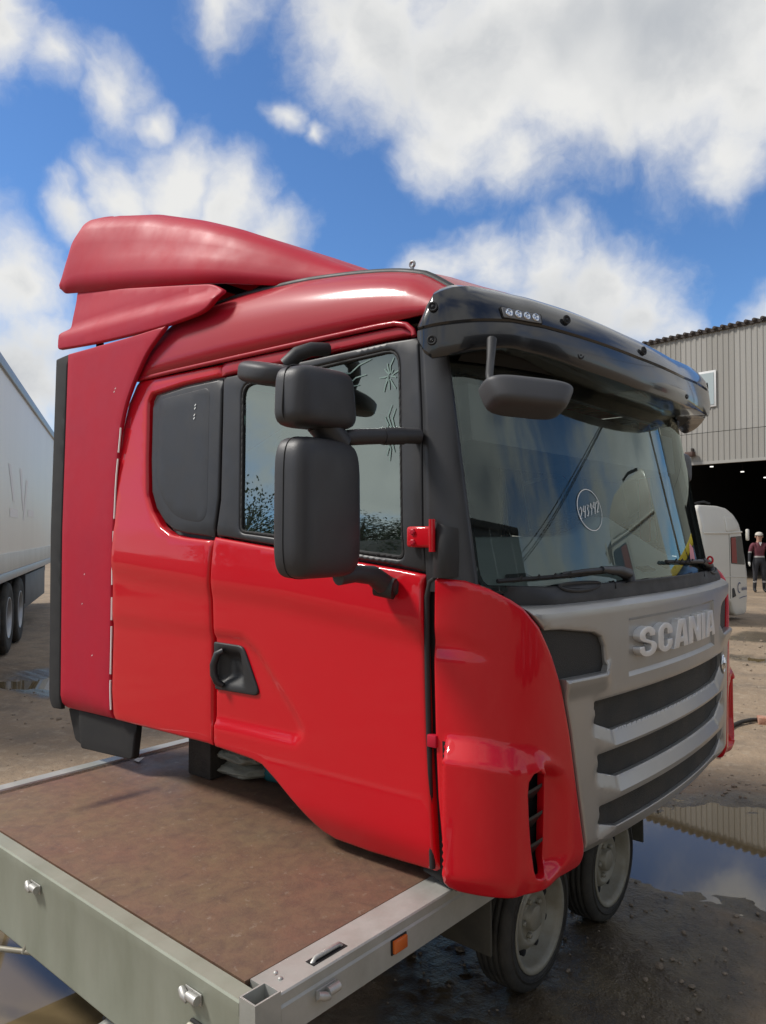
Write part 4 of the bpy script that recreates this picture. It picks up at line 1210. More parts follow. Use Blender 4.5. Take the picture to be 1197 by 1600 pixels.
# kerb mirror over the door
km = shell('kerb_mirror', (-2.135, -0.115, 2.198), 0.22, 0.33, 0.085, M['mirror_grey'], cab, pw=2.6, rz=-0.25, ry=0.22)
tube('kerb_bracket', [(-2.06, -0.09, 2.225), (-2.02, -0.07, 2.265), (-1.99, -0.03, 2.285), (-1.975, 0.04, 2.295)], [0.030, 0.028, 0.026, 0.024], M['black'], km, n=12)
# front mirror under the visor
fm = shell('front_mirror', (-1.113, -0.028, 1.998), 0.29, 0.18, 0.088, M['fmirror_grey'], cab, top=1.0, bot=0.74, pw=4.0, rz=-0.72, ry=-0.25, rx=-0.08)
tube('front_mirror_arm', [(-1.175, -0.085, 2.02), (-1.19, -0.090, 2.05), (-1.215, -0.055, 2.085), (-1.25, 0.01, 2.15), (-1.27, 0.05, 2.22)], [0.011, 0.011, 0.012, 0.013, 0.016], M['black'], fm, n=10)

# ================================================================== materials of the yard
M['galv'] = mat('weathered galvanised steel', (0.43, 0.43, 0.40), 0.5, metal=0.3, var=0.9, vscale=5.0, var_col=(0.30, 0.305, 0.27), rvar=0.12, bump=0.05, bscale=90)
M['galv_side'] = mat('greenish galvanised drop side', (0.33, 0.345, 0.28), 0.55, metal=0.2, var=0.9, vscale=4.0, var_col=(0.235, 0.25, 0.19), rvar=0.1, streak=(1.0, 1.0, 0.35))
M['zinc'] = mat('zinc latch', (0.52, 0.51, 0.48), 0.45, metal=0.5, var=0.7, vscale=30, var_col=(0.30, 0.29, 0.26))
M['amber'] = mat('amber reflector', (0.55, 0.11, 0.01), 0.2, coat=0.6)
M['white_lens'] = mat('yellowed white marker lens', (0.55, 0.53, 0.42), 0.3, coat=0.4)
M['tyre'] = mat('dusty tyre rubber', (0.022, 0.021, 0.019), 0.85, var=0.9, vscale=9, var_col=(0.055, 0.050, 0.040), bump=0.3, bscale=80)
M['rim'] = mat('dirty silver wheel rim', (0.29, 0.28, 0.23), 0.5, metal=0.15, var=1.0, vscale=12, var_col=(0.22, 0.195, 0.14))
M['rim_dark'] = mat('shadowed wheel hole', (0.01, 0.01, 0.01), 0.9)
M['flap'] = mat('dusty mudflap', (0.045, 0.043, 0.036), 0.8, var=0.9, vscale=6, var_col=(0.09, 0.085, 0.065))
M['wood'] = mat('dark oily timber', (0.018, 0.015, 0.012), 0.7, var=0.8, vscale=12, var_col=(0.04, 0.032, 0.024), bump=0.4, bscale=60)
M['sack'] = mat('pale sacking', (0.30, 0.29, 0.23), 0.9, var=0.6, vscale=14, var_col=(0.20, 0.19, 0.15), bump=0.4, bscale=120)
M['teal'] = mat('teal plastic', (0.02, 0.12, 0.13), 0.5)


def ply_mat():
    mt = mat('worn brown deck board', (0.125, 0.062, 0.042), 0.58)
    N = mt.node_tree.nodes; L = mt.node_tree.links; p = N['Principled BSDF']
    tcn = N.new('ShaderNodeTexCoord'); v = tcn.outputs['Object']
    def nz(scale, detail, rough=0.6, dist=0.0):
        n = N.new('ShaderNodeTexNoise'); n.inputs['Scale'].default_value = scale; n.inputs['Detail'].default_value = detail
        n.inputs['Roughness'].default_value = rough; n.inputs['Distortion'].default_value = dist; L.new(v, n.inputs['Vector']); return n.outputs['Fac']
    def rng(x, a, b, c=0, d=1):
        n = N.new('ShaderNodeMapRange'); L.new(x, n.inputs[0])
        for i, q in zip((1, 2, 3, 4), (a, b, c, d)): n.inputs[i].default_value = q
        return n.outputs[0]
    def mix(f, a, b):
        n = N.new('ShaderNodeMix'); n.data_type = 'RGBA'; L.new(f, n.inputs[0])
        for i, q in ((6, a), (7, b)):
            if isinstance(q, tuple): n.inputs[i].default_value = (*q, 1)
            else: L.new(q, n.inputs[i])
        return n.outputs[2]
    c = mix(rng(nz(1.3, 8, 0.7), 0.35, 0.75), (0.165, 0.075, 0.050), (0.150, 0.112, 0.055))      # khaki mud film
    c = mix(rng(nz(16, 9, 0.75, 0.4), 0.42, 0.70, 0, 0.75), c, (0.075, 0.040, 0.030))
    c = mix(rng(nz(26, 6, 0.7), 0.60, 0.70, 0, 0.75), c, (0.24, 0.18, 0.13))
    # one long dark scuff
    mp = N.new('ShaderNodeMapping'); mp.vector_type = 'TEXTURE'; L.new(v, mp.inputs['Vector'])
    mp.inputs['Location'].default_value = SCUFF
    mp.inputs['Rotation'].default_value = (0, 0, rad(-4)); mp.inputs['Scale'].default_value = (0.05, 0.24, 1)
    ln = N.new('ShaderNodeVectorMath'); ln.operation = 'LENGTH'; L.new(mp.outputs[0], ln.inputs[0])
    ad = N.new('ShaderNodeMath'); ad.operation = 'ADD'; L.new(ln.outputs['Value'], ad.inputs[0]); L.new(nz(14, 6), ad.inputs[1])
    c = mix(rng(ad.outputs[0], 0.7, 1.6, 0.9, 0), c, (0.030, 0.010, 0.009))
    L.new(c, p.inputs['Base Color'])
    L.new(rng(nz(5, 7), 0.3, 0.7, 0.55, 0.80), p.inputs['Roughness'])
    b = N.new('ShaderNodeBump'); b.inputs['Strength'].default_value = 0.25; b.inputs['Distance'].default_value = 0.004; L.new(nz(120, 4), b.inputs['Height']); L.new(b.outputs[0], p.inputs['Normal'])
    return mt


# ================================================================== FLATBED TRAILER under the cab
TW, TL = 2.19, 2.95
TA = Vector((-1.449, -0.735, 0.58))
trailer = empty('flatbed_trailer', TA, label='low galvanised flatbed trailer with brown board deck carrying the red cab', cat='trailer')
TR = Matrix.Rotation(rad(-2.0), 3, 'Z') @ Matrix.Rotation(rad(1.0), 3, 'X')
trailer.rotation_euler = TR.to_euler()
TI = TR.inverted()
def tl(p): return TI @ (Vector(p) - TA)          # world -> trailer frame
# local: x = 0 at the near long side rising negative to the far side, y = 0 at the near end, z = 0 deck level
SCUFF = (0, 0, 0)
sc_ = tl((-3.045, -0.15, 0.595)); SCUFF = (sc_.x, sc_.y, 0)
M['ply'] = ply_mat()
N_ = M['ply'].node_tree.nodes
box('deck_board', (-TW + 0.055, 0.045, -0.022), (-0.125, 2.02, -0.006), M['ply'], trailer, 0.002)
box('deck_board', (-TW + 0.055, 2.026, -0.022), (-0.125, TL - 0.05, -0.006), M['ply'], trailer, 0.002)
# near long rail: stepped channel
def rail(name, x0, x1, sgn):
    prof = [(0.0, -0.112), (0.0, -0.035), (-0.004 * sgn, -0.028), (-0.004 * sgn, -0.004), (-0.008 * sgn, 0.0), (-0.075 * sgn, 0.0), (-0.080 * sgn, -0.006), (-0.122 * sgn, -0.006), (-0.124 * sgn, -0.03), (-0.03 * sgn, -0.03), (-0.03 * sgn, -0.112)]
    rows = [[Vector((x0 + px, y, pz)) for px, pz in prof] for y in (0.06, TL)]
    V, F = grid_geo(rows, True); F += [tuple(range(len(prof) - 1, -1, -1)), tuple(range(len(prof), 2 * len(prof)))]
    return smooth_by_angle(mesh_obj(name, V, F, M['galv'], trailer), 25)
rl1 = rail('side_rail', 0.0, 0, 1)
rl2 = rail('side_rail', -TW, 0, -1)
# slots and lashing bars let into the near rail
for y in (0.20, 0.98, 1.76):
    ln = box('lashing_slot', (-0.062, y, -0.0005), (-0.030, y + 0.13, 0.0012), M['gap'], rl1, 0.0)
    tube('lashing_bar', [(-0.046, y + 0.008, -0.004), (-0.046, y + 0.02, 0.008), (-0.046, y + 0.11, 0.008), (-0.046, y + 0.122, -0.004)], 0.007, M['zinc'], rl1, n=8)
for y in (0.075, 0.085, 0.90, 0.925):
    mesh_obj('rivet', *lathe_geo([(0, .007), (.003, .006), (.0045, .003), (.005, 0)], (-0.100 if y > .5 else -0.055 - (y - .075) * 3, y + .03, -0.005 if y > .5 else 0.0005), (0, 0, 1), 10), M['gap'] if y > .5 else M['zinc'], rl1)
# near end: folded drop side with a rolled top
FH = 0.325
rows = []
prof = [(-0.012, -FH), (-0.020, -FH + 0.012), (-0.020, -0.05), (-0.024, -0.035), (-0.024, -0.006), (-0.020, 0.0), (0.030, 0.0), (0.034, -0.004), (0.034, -0.03), (0.006, -0.032), (0.006, -FH)]
for x in (-TW - 0.005, -0.062):
    rows.append([Vector((x, y, z)) for y, z in prof])
V, F = grid_geo(rows, True); n_ = len(prof); F += [tuple(range(n_)), tuple(range(2 * n_ - 1, n_ - 1, -1))]
front = smooth_by_angle(mesh_obj('headboard', V, F, M['galv_side'], trailer), 25)
# corner post: open square tube
post = None
po, pi_ = [(-0.060, -0.024), (0.002, -0.024), (0.002, 0.058), (-0.060, 0.058)], [(-0.055, -0.019), (-0.003, -0.019), (-0.003, 0.053), (-0.055, 0.053)]
rows = [[Vector((x, y, -FH - 0.02)) for x, y in po], [Vector((x, y, 0.012)) for x, y in po], [Vector((x, y, 0.012)) for x, y in pi_], [Vector((x, y, -0.25)) for x, y in pi_]]
V, F = grid_geo(rows, True); F.append((12, 13, 14, 15))
post = mesh_obj('corner_post', V, F, M['galv'], trailer, False)
def latch(c, ax, nrm, up_=Vector((0, 0, 1))):
    """cast toggle latch: plate, barrel and tongue"""
    ax = Vector(ax); nrm = Vector(nrm); c = Vector(c)
    Rm = Matrix((ax, nrm, up_)).transposed()
    def bx(lo, hi, bev, name, par):
        o = box(name, lo, hi, M['zinc'], par, bev, 2); 
        me = o.data
        for v in me.vertices: v.co = c + Rm @ v.co
        return o
    b = bx((-0.036, 0.0, -0.016), (0.036, 0.004, 0.016), 0.003, 'latch', trailer)
    V, F = tube_geo([c + Rm @ Vector((-0.006, 0.014, 0.003)), c + Rm @ Vector((0.034, 0.014, 0.003))], 0.013, 12)
    smooth_by_angle(mesh_obj('latch_barrel', V, F, M['zinc'], b), 50)
    V, F = tube_geo([c + Rm @ Vector((-0.040, 0.012, 0.008)), c + Rm @ Vector((-0.020, 0.018, 0.0)), c + Rm @ Vector((-0.004, 0.016, -0.008))], [0.010, 0.012, 0.010], 10)
    smooth_by_angle(mesh_obj('latch_tongue', V, F, M['zinc'], b), 50)
latch((-0.255, -0.022, -0.062), (1, 0, 0), (0, -1, 0))
latch((-1.19, -0.022, -0.062), (1, 0, 0), (0, -1, 0))
latch((-2.05, -0.022, -0.062), (1, 0, 0), (0, -1, 0))
latch((0.0, 0.215, -0.058), (0, 1, 0), (1, 0, 0))
latch((0.0, 1.9, -0.058), (0, 1, 0), (1, 0, 0))
ml = box('marker_light', (-0.262, -0.046, -0.215), (-0.185, -0.030, -0.125), M['white_lens'], trailer, 0.014, 3)
box('light_base', (-0.265, -0.032, -0.218), (-0.180, -0.019, -0.122), M['rubber'], ml, 0.006)
rf = box('side_reflector', (0.001, 0.482, -0.076), (0.013, 0.542, -0.038), M['amber'], trailer, 0.004)
box('reflector_base', (-0.001, 0.478, -0.079), (0.004, 0.546, -0.035), M['rubber'], rf)
# cross members and drawbar
for y in (0.5, 1.3, 2.1, 2.75):
    box('cross_member', (-TW + 0.06, y, -0.10), (-0.035, y + 0.06, -0.024), M['galv'], trailer, 0.004)
tube('drawbar', [(-0.62, 0.5, -0.20), (-0.80, -0.05, -0.42), (-0.93, -0.55, -0.47)], 0.03, M['galv'], trailer, n=10)
# wheels
def wheel(name, c, R, w, out, parent, rim_r, holes=8, bolts=5, dish=0.045, tm=None, rm=None):
    out = Vector(out); c = Vector(c); tm = tm or M['tyre']; rm = rm or M['rim']
    h = w / 2
    prof = [(-h * 0.8, rim_r), (-h, rim_r + 0.02), (-h * 1.02, (rim_r + R) / 2), (-h * 0.92, R - 0.015), (-h * 0.74, R - 0.002)] + [q for g in (-.5, -.17, .17, .5) for q in ((h * (g - .05), R - 0.001), (h * (g - .045), R - 0.011), (h * (g + .045), R - 0.011), (h * (g + .05), R - 0.001))] + [(h * 0.74, R - 0.002), (h * 0.92, R - 0.013), (h * 0.985, R - 0.026), (h * 1.0, R - 0.030), (h * 1.0, R - 0.034), (h * 1.03, R - 0.038), (h * 1.05, (rim_r + R) / 2), (h * 1.035, (rim_r + R) / 2 - 0.012), (h * 1.03, rim_r + 0.03), (h * 1.0, rim_r + 0.012), (h * 0.9, rim_r)]
    root = mesh_obj(name, *lathe_geo(prof, c, out, 48), tm, parent)
    rp = [(-h * 0.8, rim_r - 0.002), (h * 0.95, rim_r - 0.0), (h * 1.0, rim_r + 0.008), (h * 1.04, rim_r + 0.004), (h * 1.0, rim_r - 0.012), (h * 0.72, rim_r - 0.018), (h * 0.62, rim_r - 0.022), (h * 0.15, rim_r - 0.032), (h * 0.02, rim_r - 0.044), (h * 0.10, rim_r - 0.052), (h * 0.50, rim_r * 0.60), (h * 0.60, rim_r * 0.54), (h * 0.62, rim_r * 0.50), (h * 0.42, rim_r * 0.43), (h * 0.40, rim_r * 0.28), (h * 0.44, rim_r * 0.265), (h * 0.72, rim_r * 0.25), (h * 0.78, rim_r * 0.22), (h * 0.80, 0)]
    rim = mesh_obj('rim', *lathe_geo(rp, c, out, 40), rm, root)
    a_ = Vector((0, 0, 1)); x = out.cross(a_).normalized(); y = out.cross(x)
    for k in range(holes):
        t = 2 * math.pi * (k + .5) / holes; p = c + out * (h * 0.24) + (x * math.cos(t) + y * math.sin(t)) * rim_r * 0.69
        V, F = lathe_geo([(-0.01, rim_r * 0.075), (0.012, rim_r * 0.075), (0.012, 0)], p, out, 12)
        mesh_obj('rim_hole', V, F, M['rim_dark'], root)
    for k in range(bolts):
        t = 2 * math.pi * k / bolts; p = c + out * (h * 0.41) + (x * math.cos(t) + y * math.sin(t)) * rim_r * 0.36
        mesh_obj('wheel_bolt', *lathe_geo([(0, .011), (.014, .011), (.017, .008), (.017, 0)], p, out, 8), rm, root)
    return root
WX = -1.44
for wy in (0.665, 1.345):
    for side_ in (0, 1):
        wx = WX - 0.075 if not side_ else WX - TW + 0.30
        c = tl((wx, wy - (0.05 if side_ else 0), 0.258)); out = TI @ Vector((1 if not side_ else -1, 0, 0))
        wheel('wheel', c, 0.260, 0.150, out, trailer, 0.186)
# mud flaps
def flap(y, x0, x1, z0, z1):
    a = tl((x0, y, z1)); b = tl((x1, y, z0))
    o = box('mud_flap', (min(a.x, b.x), a.y - 0.006, min(a.z, b.z)), (max(a.x, b.x), a.y + 0.006, max(a.z, b.z)), M['flap'], trailer, 0.004)
    return o
flap(0.30, -1.68, -1.43, 0.275, 0.50)
flap(1.74, -1.70, -1.45, 0.22, 0.47)
for wy in (0.665, 1.345):
    a = tl((-1.30, wy, 0.272)); b = tl((-3.4, wy, 0.272))
    tube('axle', [tl((-1.58, wy, 0.258)), tl((-3.36, wy - .05, 0.258))], 0.03, M['gap'], trailer, n=8)

# things lying on the deck
DZ = 0.58
def deck_z(y): return DZ + (y - TA.y) * math.tan(rad(1.0)) - 0.006
blk = box('timber_block', (-3.08, 0.235, deck_z(.3)), (-2.91, 0.36, CZ + 0.735), M['wood'], None, 0.008, label='dark oily timber block propping the rear underside of the red cab', cat='block')
rows_s = [(-2.85, 0.40, 0.33, 0.075), (-2.83, 0.39, 0.31, 0.07), (-2.86, 0.41, 0.30, 0.06)]
zb_ = deck_z(.42)
labs = ['flattened pale sack at the bottom of the pile under the cab', 'flattened pale sack in the middle of the pile under the cab', 'flattened pale sack on top of the pile under the cab']
for i, (x, y, w, h) in enumerate(rows_s):
    bm = bmesh.new(); bmesh.ops.create_icosphere(bm, subdivisions=4, radius=1.0)
    for v in bm.verts:
        p = v.co.copy(); q = Vector((math.copysign(abs(p.x) ** .6, p.x), math.copysign(abs(p.y) ** .6, p.y), p.z))
        k = noise.noise(p * 3 + Vector((i * 7, 0, 0))) * 0.10 + noise.noise(p * 8 + Vector((i * 3, 1, 0))) * 0.04
        v.co = Vector((x + q.x * (w / 2) * (1 + k), y + 0.1 + q.y * 0.22 * (1 + k), zb_ + h * .5 + q.z * h * 0.5 * (1 + k * 2.0)))
    bm_obj('sack', bm, M['sack'], None, True, label=labs[i], cat='sack', group='sacks piled under the cab')
    zb_ += h * 0.92
tube('hose_stub', [(-2.70, 0.42, deck_z(.4) + 0.04), (-2.62, 0.40, deck_z(.4) + 0.05), (-2.55, 0.50, deck_z(.4) + 0.06)], 0.045, M['teal'], None, n=12, label='short teal plastic hose end beside the sacks under the cab', cat='hose')
mesh_obj('paper_scrap', [(-3.47, 0.19, deck_z(.2) + .003), (-3.41, 0.18, deck_z(.2) + .006), (-3.43, 0.23, deck_z(.23) + .018), (-3.48, 0.215, deck_z(.2) + .004)], [(0, 1, 2), (0, 2, 3)], M['paper'], None, False, label='crumpled white paper scrap on the far edge of the deck', cat='paper')

# ================================================================== GROUND and puddles
PUD = [  # centre x, y, radii, rotation : shallow basins
    dict(c=(-1.15, 2.62), r=(0.80, 0.70), a=0.0, d=0.05),
    dict(c=(-1.75, 2.35), r=(0.50, 0.50), a=0.0, d=0.05),
    dict(c=(-0.35, 2.75), r=(0.75, 0.62), a=0.1, d=0.05),
    dict(c=(-3.25, -0.62), r=(0.75, 0.26), a=0.15, d=0.06),
    dict(c=(-4.2, -0.75), r=(0.9, 0.4), a=0.1, d=0.06),
    dict(c=(-3.35, 12.0), r=(0.75, 0.30), a=0.5, d=0.03),
    dict(c=(-2.85, 9.6), r=(0.35, 0.16), a=0.5, d=0.03),
    dict(c=(-8.6, 2.6), r=(0.9, 0.5), a=0.5, d=0.03),
]
WATER = -0.020


def pud_w(x, y):
    best = 0.0
    for q in PUD:
        dx, dy = x - q['c'][0], y - q['c'][1]; ca, sa = math.cos(q['a']), math.sin(q['a'])
        u = (dx * ca + dy * sa) / q['r'][0]; v = (-dx * sa + dy * ca) / q['r'][1]
        d = math.sqrt(u * u + v * v)
        n = noise.noise(Vector((x * 2.3, y * 2.3, 3.1))) * 0.34 + noise.noise(Vector((x * 7, y * 7, 1.1))) * 0.22 + noise.noise(Vector((x * 19, y * 19, 1.1))) * 0.10
        w = (1 - sstep(0.65, 1.25, d + n)) * q['d']
        best = max(best, w)
    return best


def gh(x, y):
    r = math.hypot(x + 1.5, y - 2)
    f = 1 / (1 + (r / 60) ** 2)
    n = noise.noise(Vector((x * 0.5, y * 0.5, 0))) * 0.016 + noise.noise(Vector((x * 1.7, y * 1.7, 5))) * 0.010 + noise.noise(Vector((x * 6, y * 6, 9))) * 0.006
    if r < 9: n += noise.noise(Vector((x * 13, y * 13, 2))) * 0.007 + noise.noise(Vector((x * 32, y * 32, 4))) * 0.004
    # tyre ruts running with the yard traffic
    t = x * 0.96 + y * 0.28
    rut = math.sin(t * 5.2) * 0.5 + 0.5
    n += -0.012 * rut ** 4 * (noise.noise(Vector((x * .3, y * .3, 8))) > 0.0)
    return n * f - pud_w(x, y)


def axis(c, near, n_near, far):
    a = list(np.linspace(-near, near, n_near)); s = near / (n_near / 2); v = near
    out = a[:]
    while v < far:
        s *= 1.16; v += s; out.append(v); out.insert(0, -v)
    return [c + q for q in out]


gxs = axis(-1.6, 3.4, 230, 900); gys = axis(1.9, 4.2, 280, 900)
V = []; wet = []
for y in gys:
    for x in gxs:
        V.append((x, y, gh(x, y)))
nx_ = len(gxs)
F = [(j * nx_ + i, j * nx_ + i + 1, (j + 1) * nx_ + i + 1, (j + 1) * nx_ + i) for j in range(len(gys) - 1) for i in range(nx_ - 1)]
ground = mesh_obj('ground', V, F, None, None, True, kind='structure')
for (x, y, z) in V:
    w = 0.0
    for q in PUD:
        d = math.hypot((x - q['c'][0]) / (q['r'][0] + .35), (y - q['c'][1]) / (q['r'][1] + .35)); w = max(w, 1 - sstep(0.55, 1.25, d))
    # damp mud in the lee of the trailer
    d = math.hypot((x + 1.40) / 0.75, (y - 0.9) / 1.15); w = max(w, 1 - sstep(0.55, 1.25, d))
    wet.append(w)
at = ground.data.attributes.new('wet', 'FLOAT', 'POINT'); at.data.foreach_set('value', wet)


def ground_mat():
    mt = bpy.data.materials.new('yard mud'); mt.use_nodes = True
    N = mt.node_tree.nodes; L = mt.node_tree.links; p = N['Principled BSDF']
    tcn = N.new('ShaderNodeTexCoord'); v = tcn.outputs['Object']
    def nz(scale, detail=8, rough=0.6, dist=0.0):
        n = N.new('ShaderNodeTexNoise'); n.inputs['Scale'].default_value = scale; n.inputs['Detail'].default_value = detail
        n.inputs['Roughness'].default_value = rough; n.inputs['Distortion'].default_value = dist; L.new(v, n.inputs['Vector']); return n.outputs['Fac']
    def rng(x, a, b, c=0, d=1):
        n = N.new('ShaderNodeMapRange'); n.interpolation_type = 'SMOOTHSTEP'; L.new(x, n.inputs[0])
        for i, q in zip((1, 2, 3, 4), (a, b, c, d)): n.inputs[i].default_value = q
        return n.outputs[0]
    def mix(f, a, b):
        n = N.new('ShaderNodeMix'); n.data_type = 'RGBA'; L.new(f, n.inputs[0])
        for i, q in ((6, a), (7, b)):
            if isinstance(q, tuple): n.inputs[i].default_value = (*q, 1)
            else: L.new(q, n.inputs[i])
        return n.outputs[2]
    def mth(op, a, b):
        n = N.new('ShaderNodeMath'); n.operation = op
        for i, q in enumerate((a, b)):
            if isinstance(q, (int, float)): n.inputs[i].default_value = q
            else: L.new(q, n.inputs[i])
        return n.outputs[0]
    att = N.new('ShaderNodeAttribute'); att.attribute_name = 'wet'
    c = mix(rng(nz(0.35), 0.38, 0.64), (0.310, 0.228, 0.150), (0.225, 0.163, 0.105))
    c = mix(rng(nz(2.1), 0.4, 0.68, 0, 0.75), c, (0.170, 0.130, 0.092))
    c = mix(rng(nz(9), 0.5, 0.72, 0, 0.6), c, (0.36, 0.29, 0.21))
    c = mix(rng(nz(38), 0.58, 0.70, 0, 0.6), c, (0.10, 0.078, 0.058))
    c = mix(rng(nz(70), 0.60, 0.70, 0, 0.6), c, (0.32, 0.28, 0.23))
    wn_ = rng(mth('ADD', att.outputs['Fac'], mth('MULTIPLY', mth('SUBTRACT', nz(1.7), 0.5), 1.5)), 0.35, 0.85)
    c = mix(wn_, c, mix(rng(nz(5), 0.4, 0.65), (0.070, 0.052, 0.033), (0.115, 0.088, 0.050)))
    L.new(c, p.inputs['Base Color'])
    L.new(rng(wn_, 0, 1, 0.9, 0.30), p.inputs['Roughness'])
    h = mth('ADD', nz(22, 8), mth('MULTIPLY', nz(90, 5), 0.4))
    b = N.new('ShaderNodeBump'); b.inputs['Strength'].default_value = 0.75; b.inputs['Distance'].default_value = 0.02
    L.new(h, b.inputs['Height']); L.new(b.outputs[0], p.inputs['Normal'])
    return mt


ground.data.materials.append(ground_mat())
M['water'] = mat('muddy standing water', (0.16, 0.118, 0.062), 0.012, spec=0.5, ior=1.62)
nb = M['water'].node_tree
def water_sheet(name, cx, cy, rx, ry, n=48):
    V = [(cx, cy, WATER)] + [(cx + rx * math.cos(2 * math.pi * i / n), cy + ry * math.sin(2 * math.pi * i / n), WATER) for i in range(n)]
    return mesh_obj(name, V, [(0, 1 + i, 1 + (i + 1) % n) for i in range(n)], M['water'], None, False, kind='structure')
water_sheet('puddle', -1.0, 2.6, 1.75, 1.05)
water_sheet('puddle', -3.7, -0.7, 1.9, 0.62)
water_sheet('puddle', -3.35, 12.0, 1.1, 0.8)
water_sheet('puddle', -2.85, 9.6, 0.6, 0.5)
water_sheet('puddle', -8.6, 2.6, 1.3, 1.0)

# pebbles and clods
pb = []
rnd = random.Random(3)
ico = bmesh.new(); bmesh.ops.create_icosphere(ico, subdivisions=1, radius=1.0)
iv = [v.co.copy() for v in ico.verts]; ifc = [tuple(v.index for v in f.verts) for f in ico.faces]; ico.free()
PV = []; PF = []
for k in range(2600):
    if k % 3 == 0: x = rnd.uniform(-2.6, 0.6); y = rnd.uniform(0.2, 4.0)
    elif k % 3 == 1: x = rnd.uniform(-5, 1); y = rnd.uniform(2, 14)
    else: x = rnd.uniform(-9, -2.5); y = rnd.uniform(-1.5, 6)
    d = math.hypot(x, y + 2); s = rnd.uniform(0.003, 0.009) * (1 + d * 0.12) * (2.2 if rnd.random() < 0.05 else 1)
    z = gh(x, y)
    if z < WATER + 0.002 and rnd.random() < .8: continue
    b = len(PV); rz = rnd.uniform(0, 6.28); sq = (rnd.uniform(.7, 1.3), rnd.uniform(.7, 1.3), rnd.uniform(.4, .8))
    for i, v in enumerate(iv):
        q = Vector((v.x * sq[0], v.y * sq[1], v.z * sq[2])) * s * (0.8 + 0.4 * ((i * 7919 + k * 31) % 10) / 10); q.rotate(Matrix.Rotation(rz, 3, 'Z'))
        PV.append((x + q.x, y + q.y, z + q.z + s * 0.2))
    PF += [tuple(i + b for i in f) for f in ifc]
mesh_obj('pebbles', PV, PF, mat('pebble', (0.27, 0.215, 0.16), 0.9, var=1.0, vscale=6, var_col=(0.16, 0.125, 0.09)), None, False, kind='stuff', label='pebbles and clods scattered over the muddy yard', cat='pebbles')

# hose lying beside the puddle, with a red brick
hp_ = [(-2.35, 4.55), (-2.15, 4.95), (-2.02, 5.25), (-1.98, 5.5), (-1.93, 5.62), (-1.86, 5.70)]
tube('hose', [(x, y, gh(x, y) + 0.025) for x, y in hp_], 0.019, mat('black muddy hose', (0.03, 0.026, 0.022), 0.8, var=.6, vscale=9, var_col=(.07, .055, .04)), None, n=10, label='dark muddy hose lying on the ground beyond the puddle', cat='hose')
box('brick', (-1.89, 5.62, gh(-1.8, 5.65) - 0.01), (-1.67, 5.74, gh(-1.8, 5.65) + 0.06), mat('broken brick', (0.33, 0.13, 0.08), 0.9, var=.8, vscale=12, var_col=(.42, .3, .22), bump=.4, bscale=60), None, 0.01, rot=Matrix.Rotation(0.4, 3, 'Z').to_4x4(), label='reddish brick lying at the end of the hose', cat='brick')
# rod and cable by the near-left puddle
rod = tube('tow_rod', [(-3.45, -0.95, 0.20), (-3.0, -0.80, 0.235), (-2.62, -0.66, 0.27)], 0.010, M['rim'], None, n=8, label='thin grey rod leaning across the near left puddle', cat='rod')
tube('rod_clip', [(-2.74, -0.705, 0.255), (-2.735, -0.700, 0.275), (-2.73, -0.69, 0.33), (-2.725, -0.685, 0.36)], [0.012, 0.008, 0.006, 0.005], M['rim'], rod, n=8)

# ================================================================== SEMI-TRAILER on the left
M['white_body'] = mat('off-white trailer skin', (0.84, 0.82, 0.75), 0.45, var=0.5, vscale=1.2, var_col=(0.74, 0.72, 0.66), streak=(1, 1, .25))
M['dirt_white'] = mat('dirty lower trailer skin', (0.62, 0.60, 0.54), 0.6, var=0.8, vscale=2.0, var_col=(0.50, 0.48, 0.41), streak=(1, 1, .3))
M['alu'] = mat('aluminium rail', (0.40, 0.41, 0.42), 0.45, metal=0.6, var=.5, vscale=3, var_col=(.3, .31, .32))
M['ghost'] = mat('faded red print', (0.79, 0.70, 0.64), 0.5, var=0.8, vscale=3, var_col=(0.76, 0.72, 0.69))
M['dark_under'] = mat('dark underbody', (0.03, 0.03, 0.032), 0.7)
sdir = Vector((-0.852, 0.523, 0)).normalized()
sang = math.atan2(sdir.y, sdir.x)
semi = empty('semi_trailer', (-11.22, 3.1, 0), sang, label='long off-white box semi-trailer parked at the left edge', cat='semi-trailer')
# local: x along the trailer away from us, y to the far side is ... left-hand of travel; visible face is at y = 0
nv = Vector((-sdir.y, sdir.x, 0))
sg_ = 1 if (CAM - Vector((-11.22, 3.1, 0))).dot(nv) < 0 else -1      # +y local points away from the camera when sg_ = 1
def sy(a, b): return (min(sg_ * a, sg_ * b), max(sg_ * a, sg_ * b))
y0, y1 = sy(0.0, 2.5)
bod = box('box_body', (-4.4, y0, 1.30), (9.0, y1, 3.98), M['white_body'], semi, 0.02)
ya, yb = sy(-0.035, 0.02); box('top_rail', (-4.42, ya, 3.90), (9.02, yb, 4.04), M['alu'], semi, 0.01)
ya, yb = sy(-0.02, 0.02); box('kick_strip', (-4.42, ya, 1.20), (9.02, yb, 1.46), M['dirt_white'], semi, 0.008)
ya, yb = sy(-0.03, 0.05); box('bottom_rail', (-4.42, ya, 1.08), (9.02, yb, 1.20), M['alu'], semi, 0.01)
y0, y1 = sy(0.3, 2.2); box('chassis', (-4.2, y0, 0.80), (8.8, y1, 1.10), M['dark_under'], semi, 0.02)
for k, x in enumerate((-2.6, -1.29, 0.02 + .03, 1.30 + .05)):
    if k == 3: x = 1.36
    c = Vector((x - 0.02, sg_ * 0.20, 0.52)); wheel('wheel', c, 0.52, 0.36, (0, -sg_, 0), semi, 0.29, 10, 10, rm=M['alu'])
ya, yb = sy(0.05, 0.12); box('side_guard', (2.15, ya, 0.45), (5.8, yb, 1.02), mat('grey side guard', (0.13, 0.135, 0.14), 0.6, var=.5, vscale=2), semi, 0.01)
ya, yb = sy(0.02, 0.5)
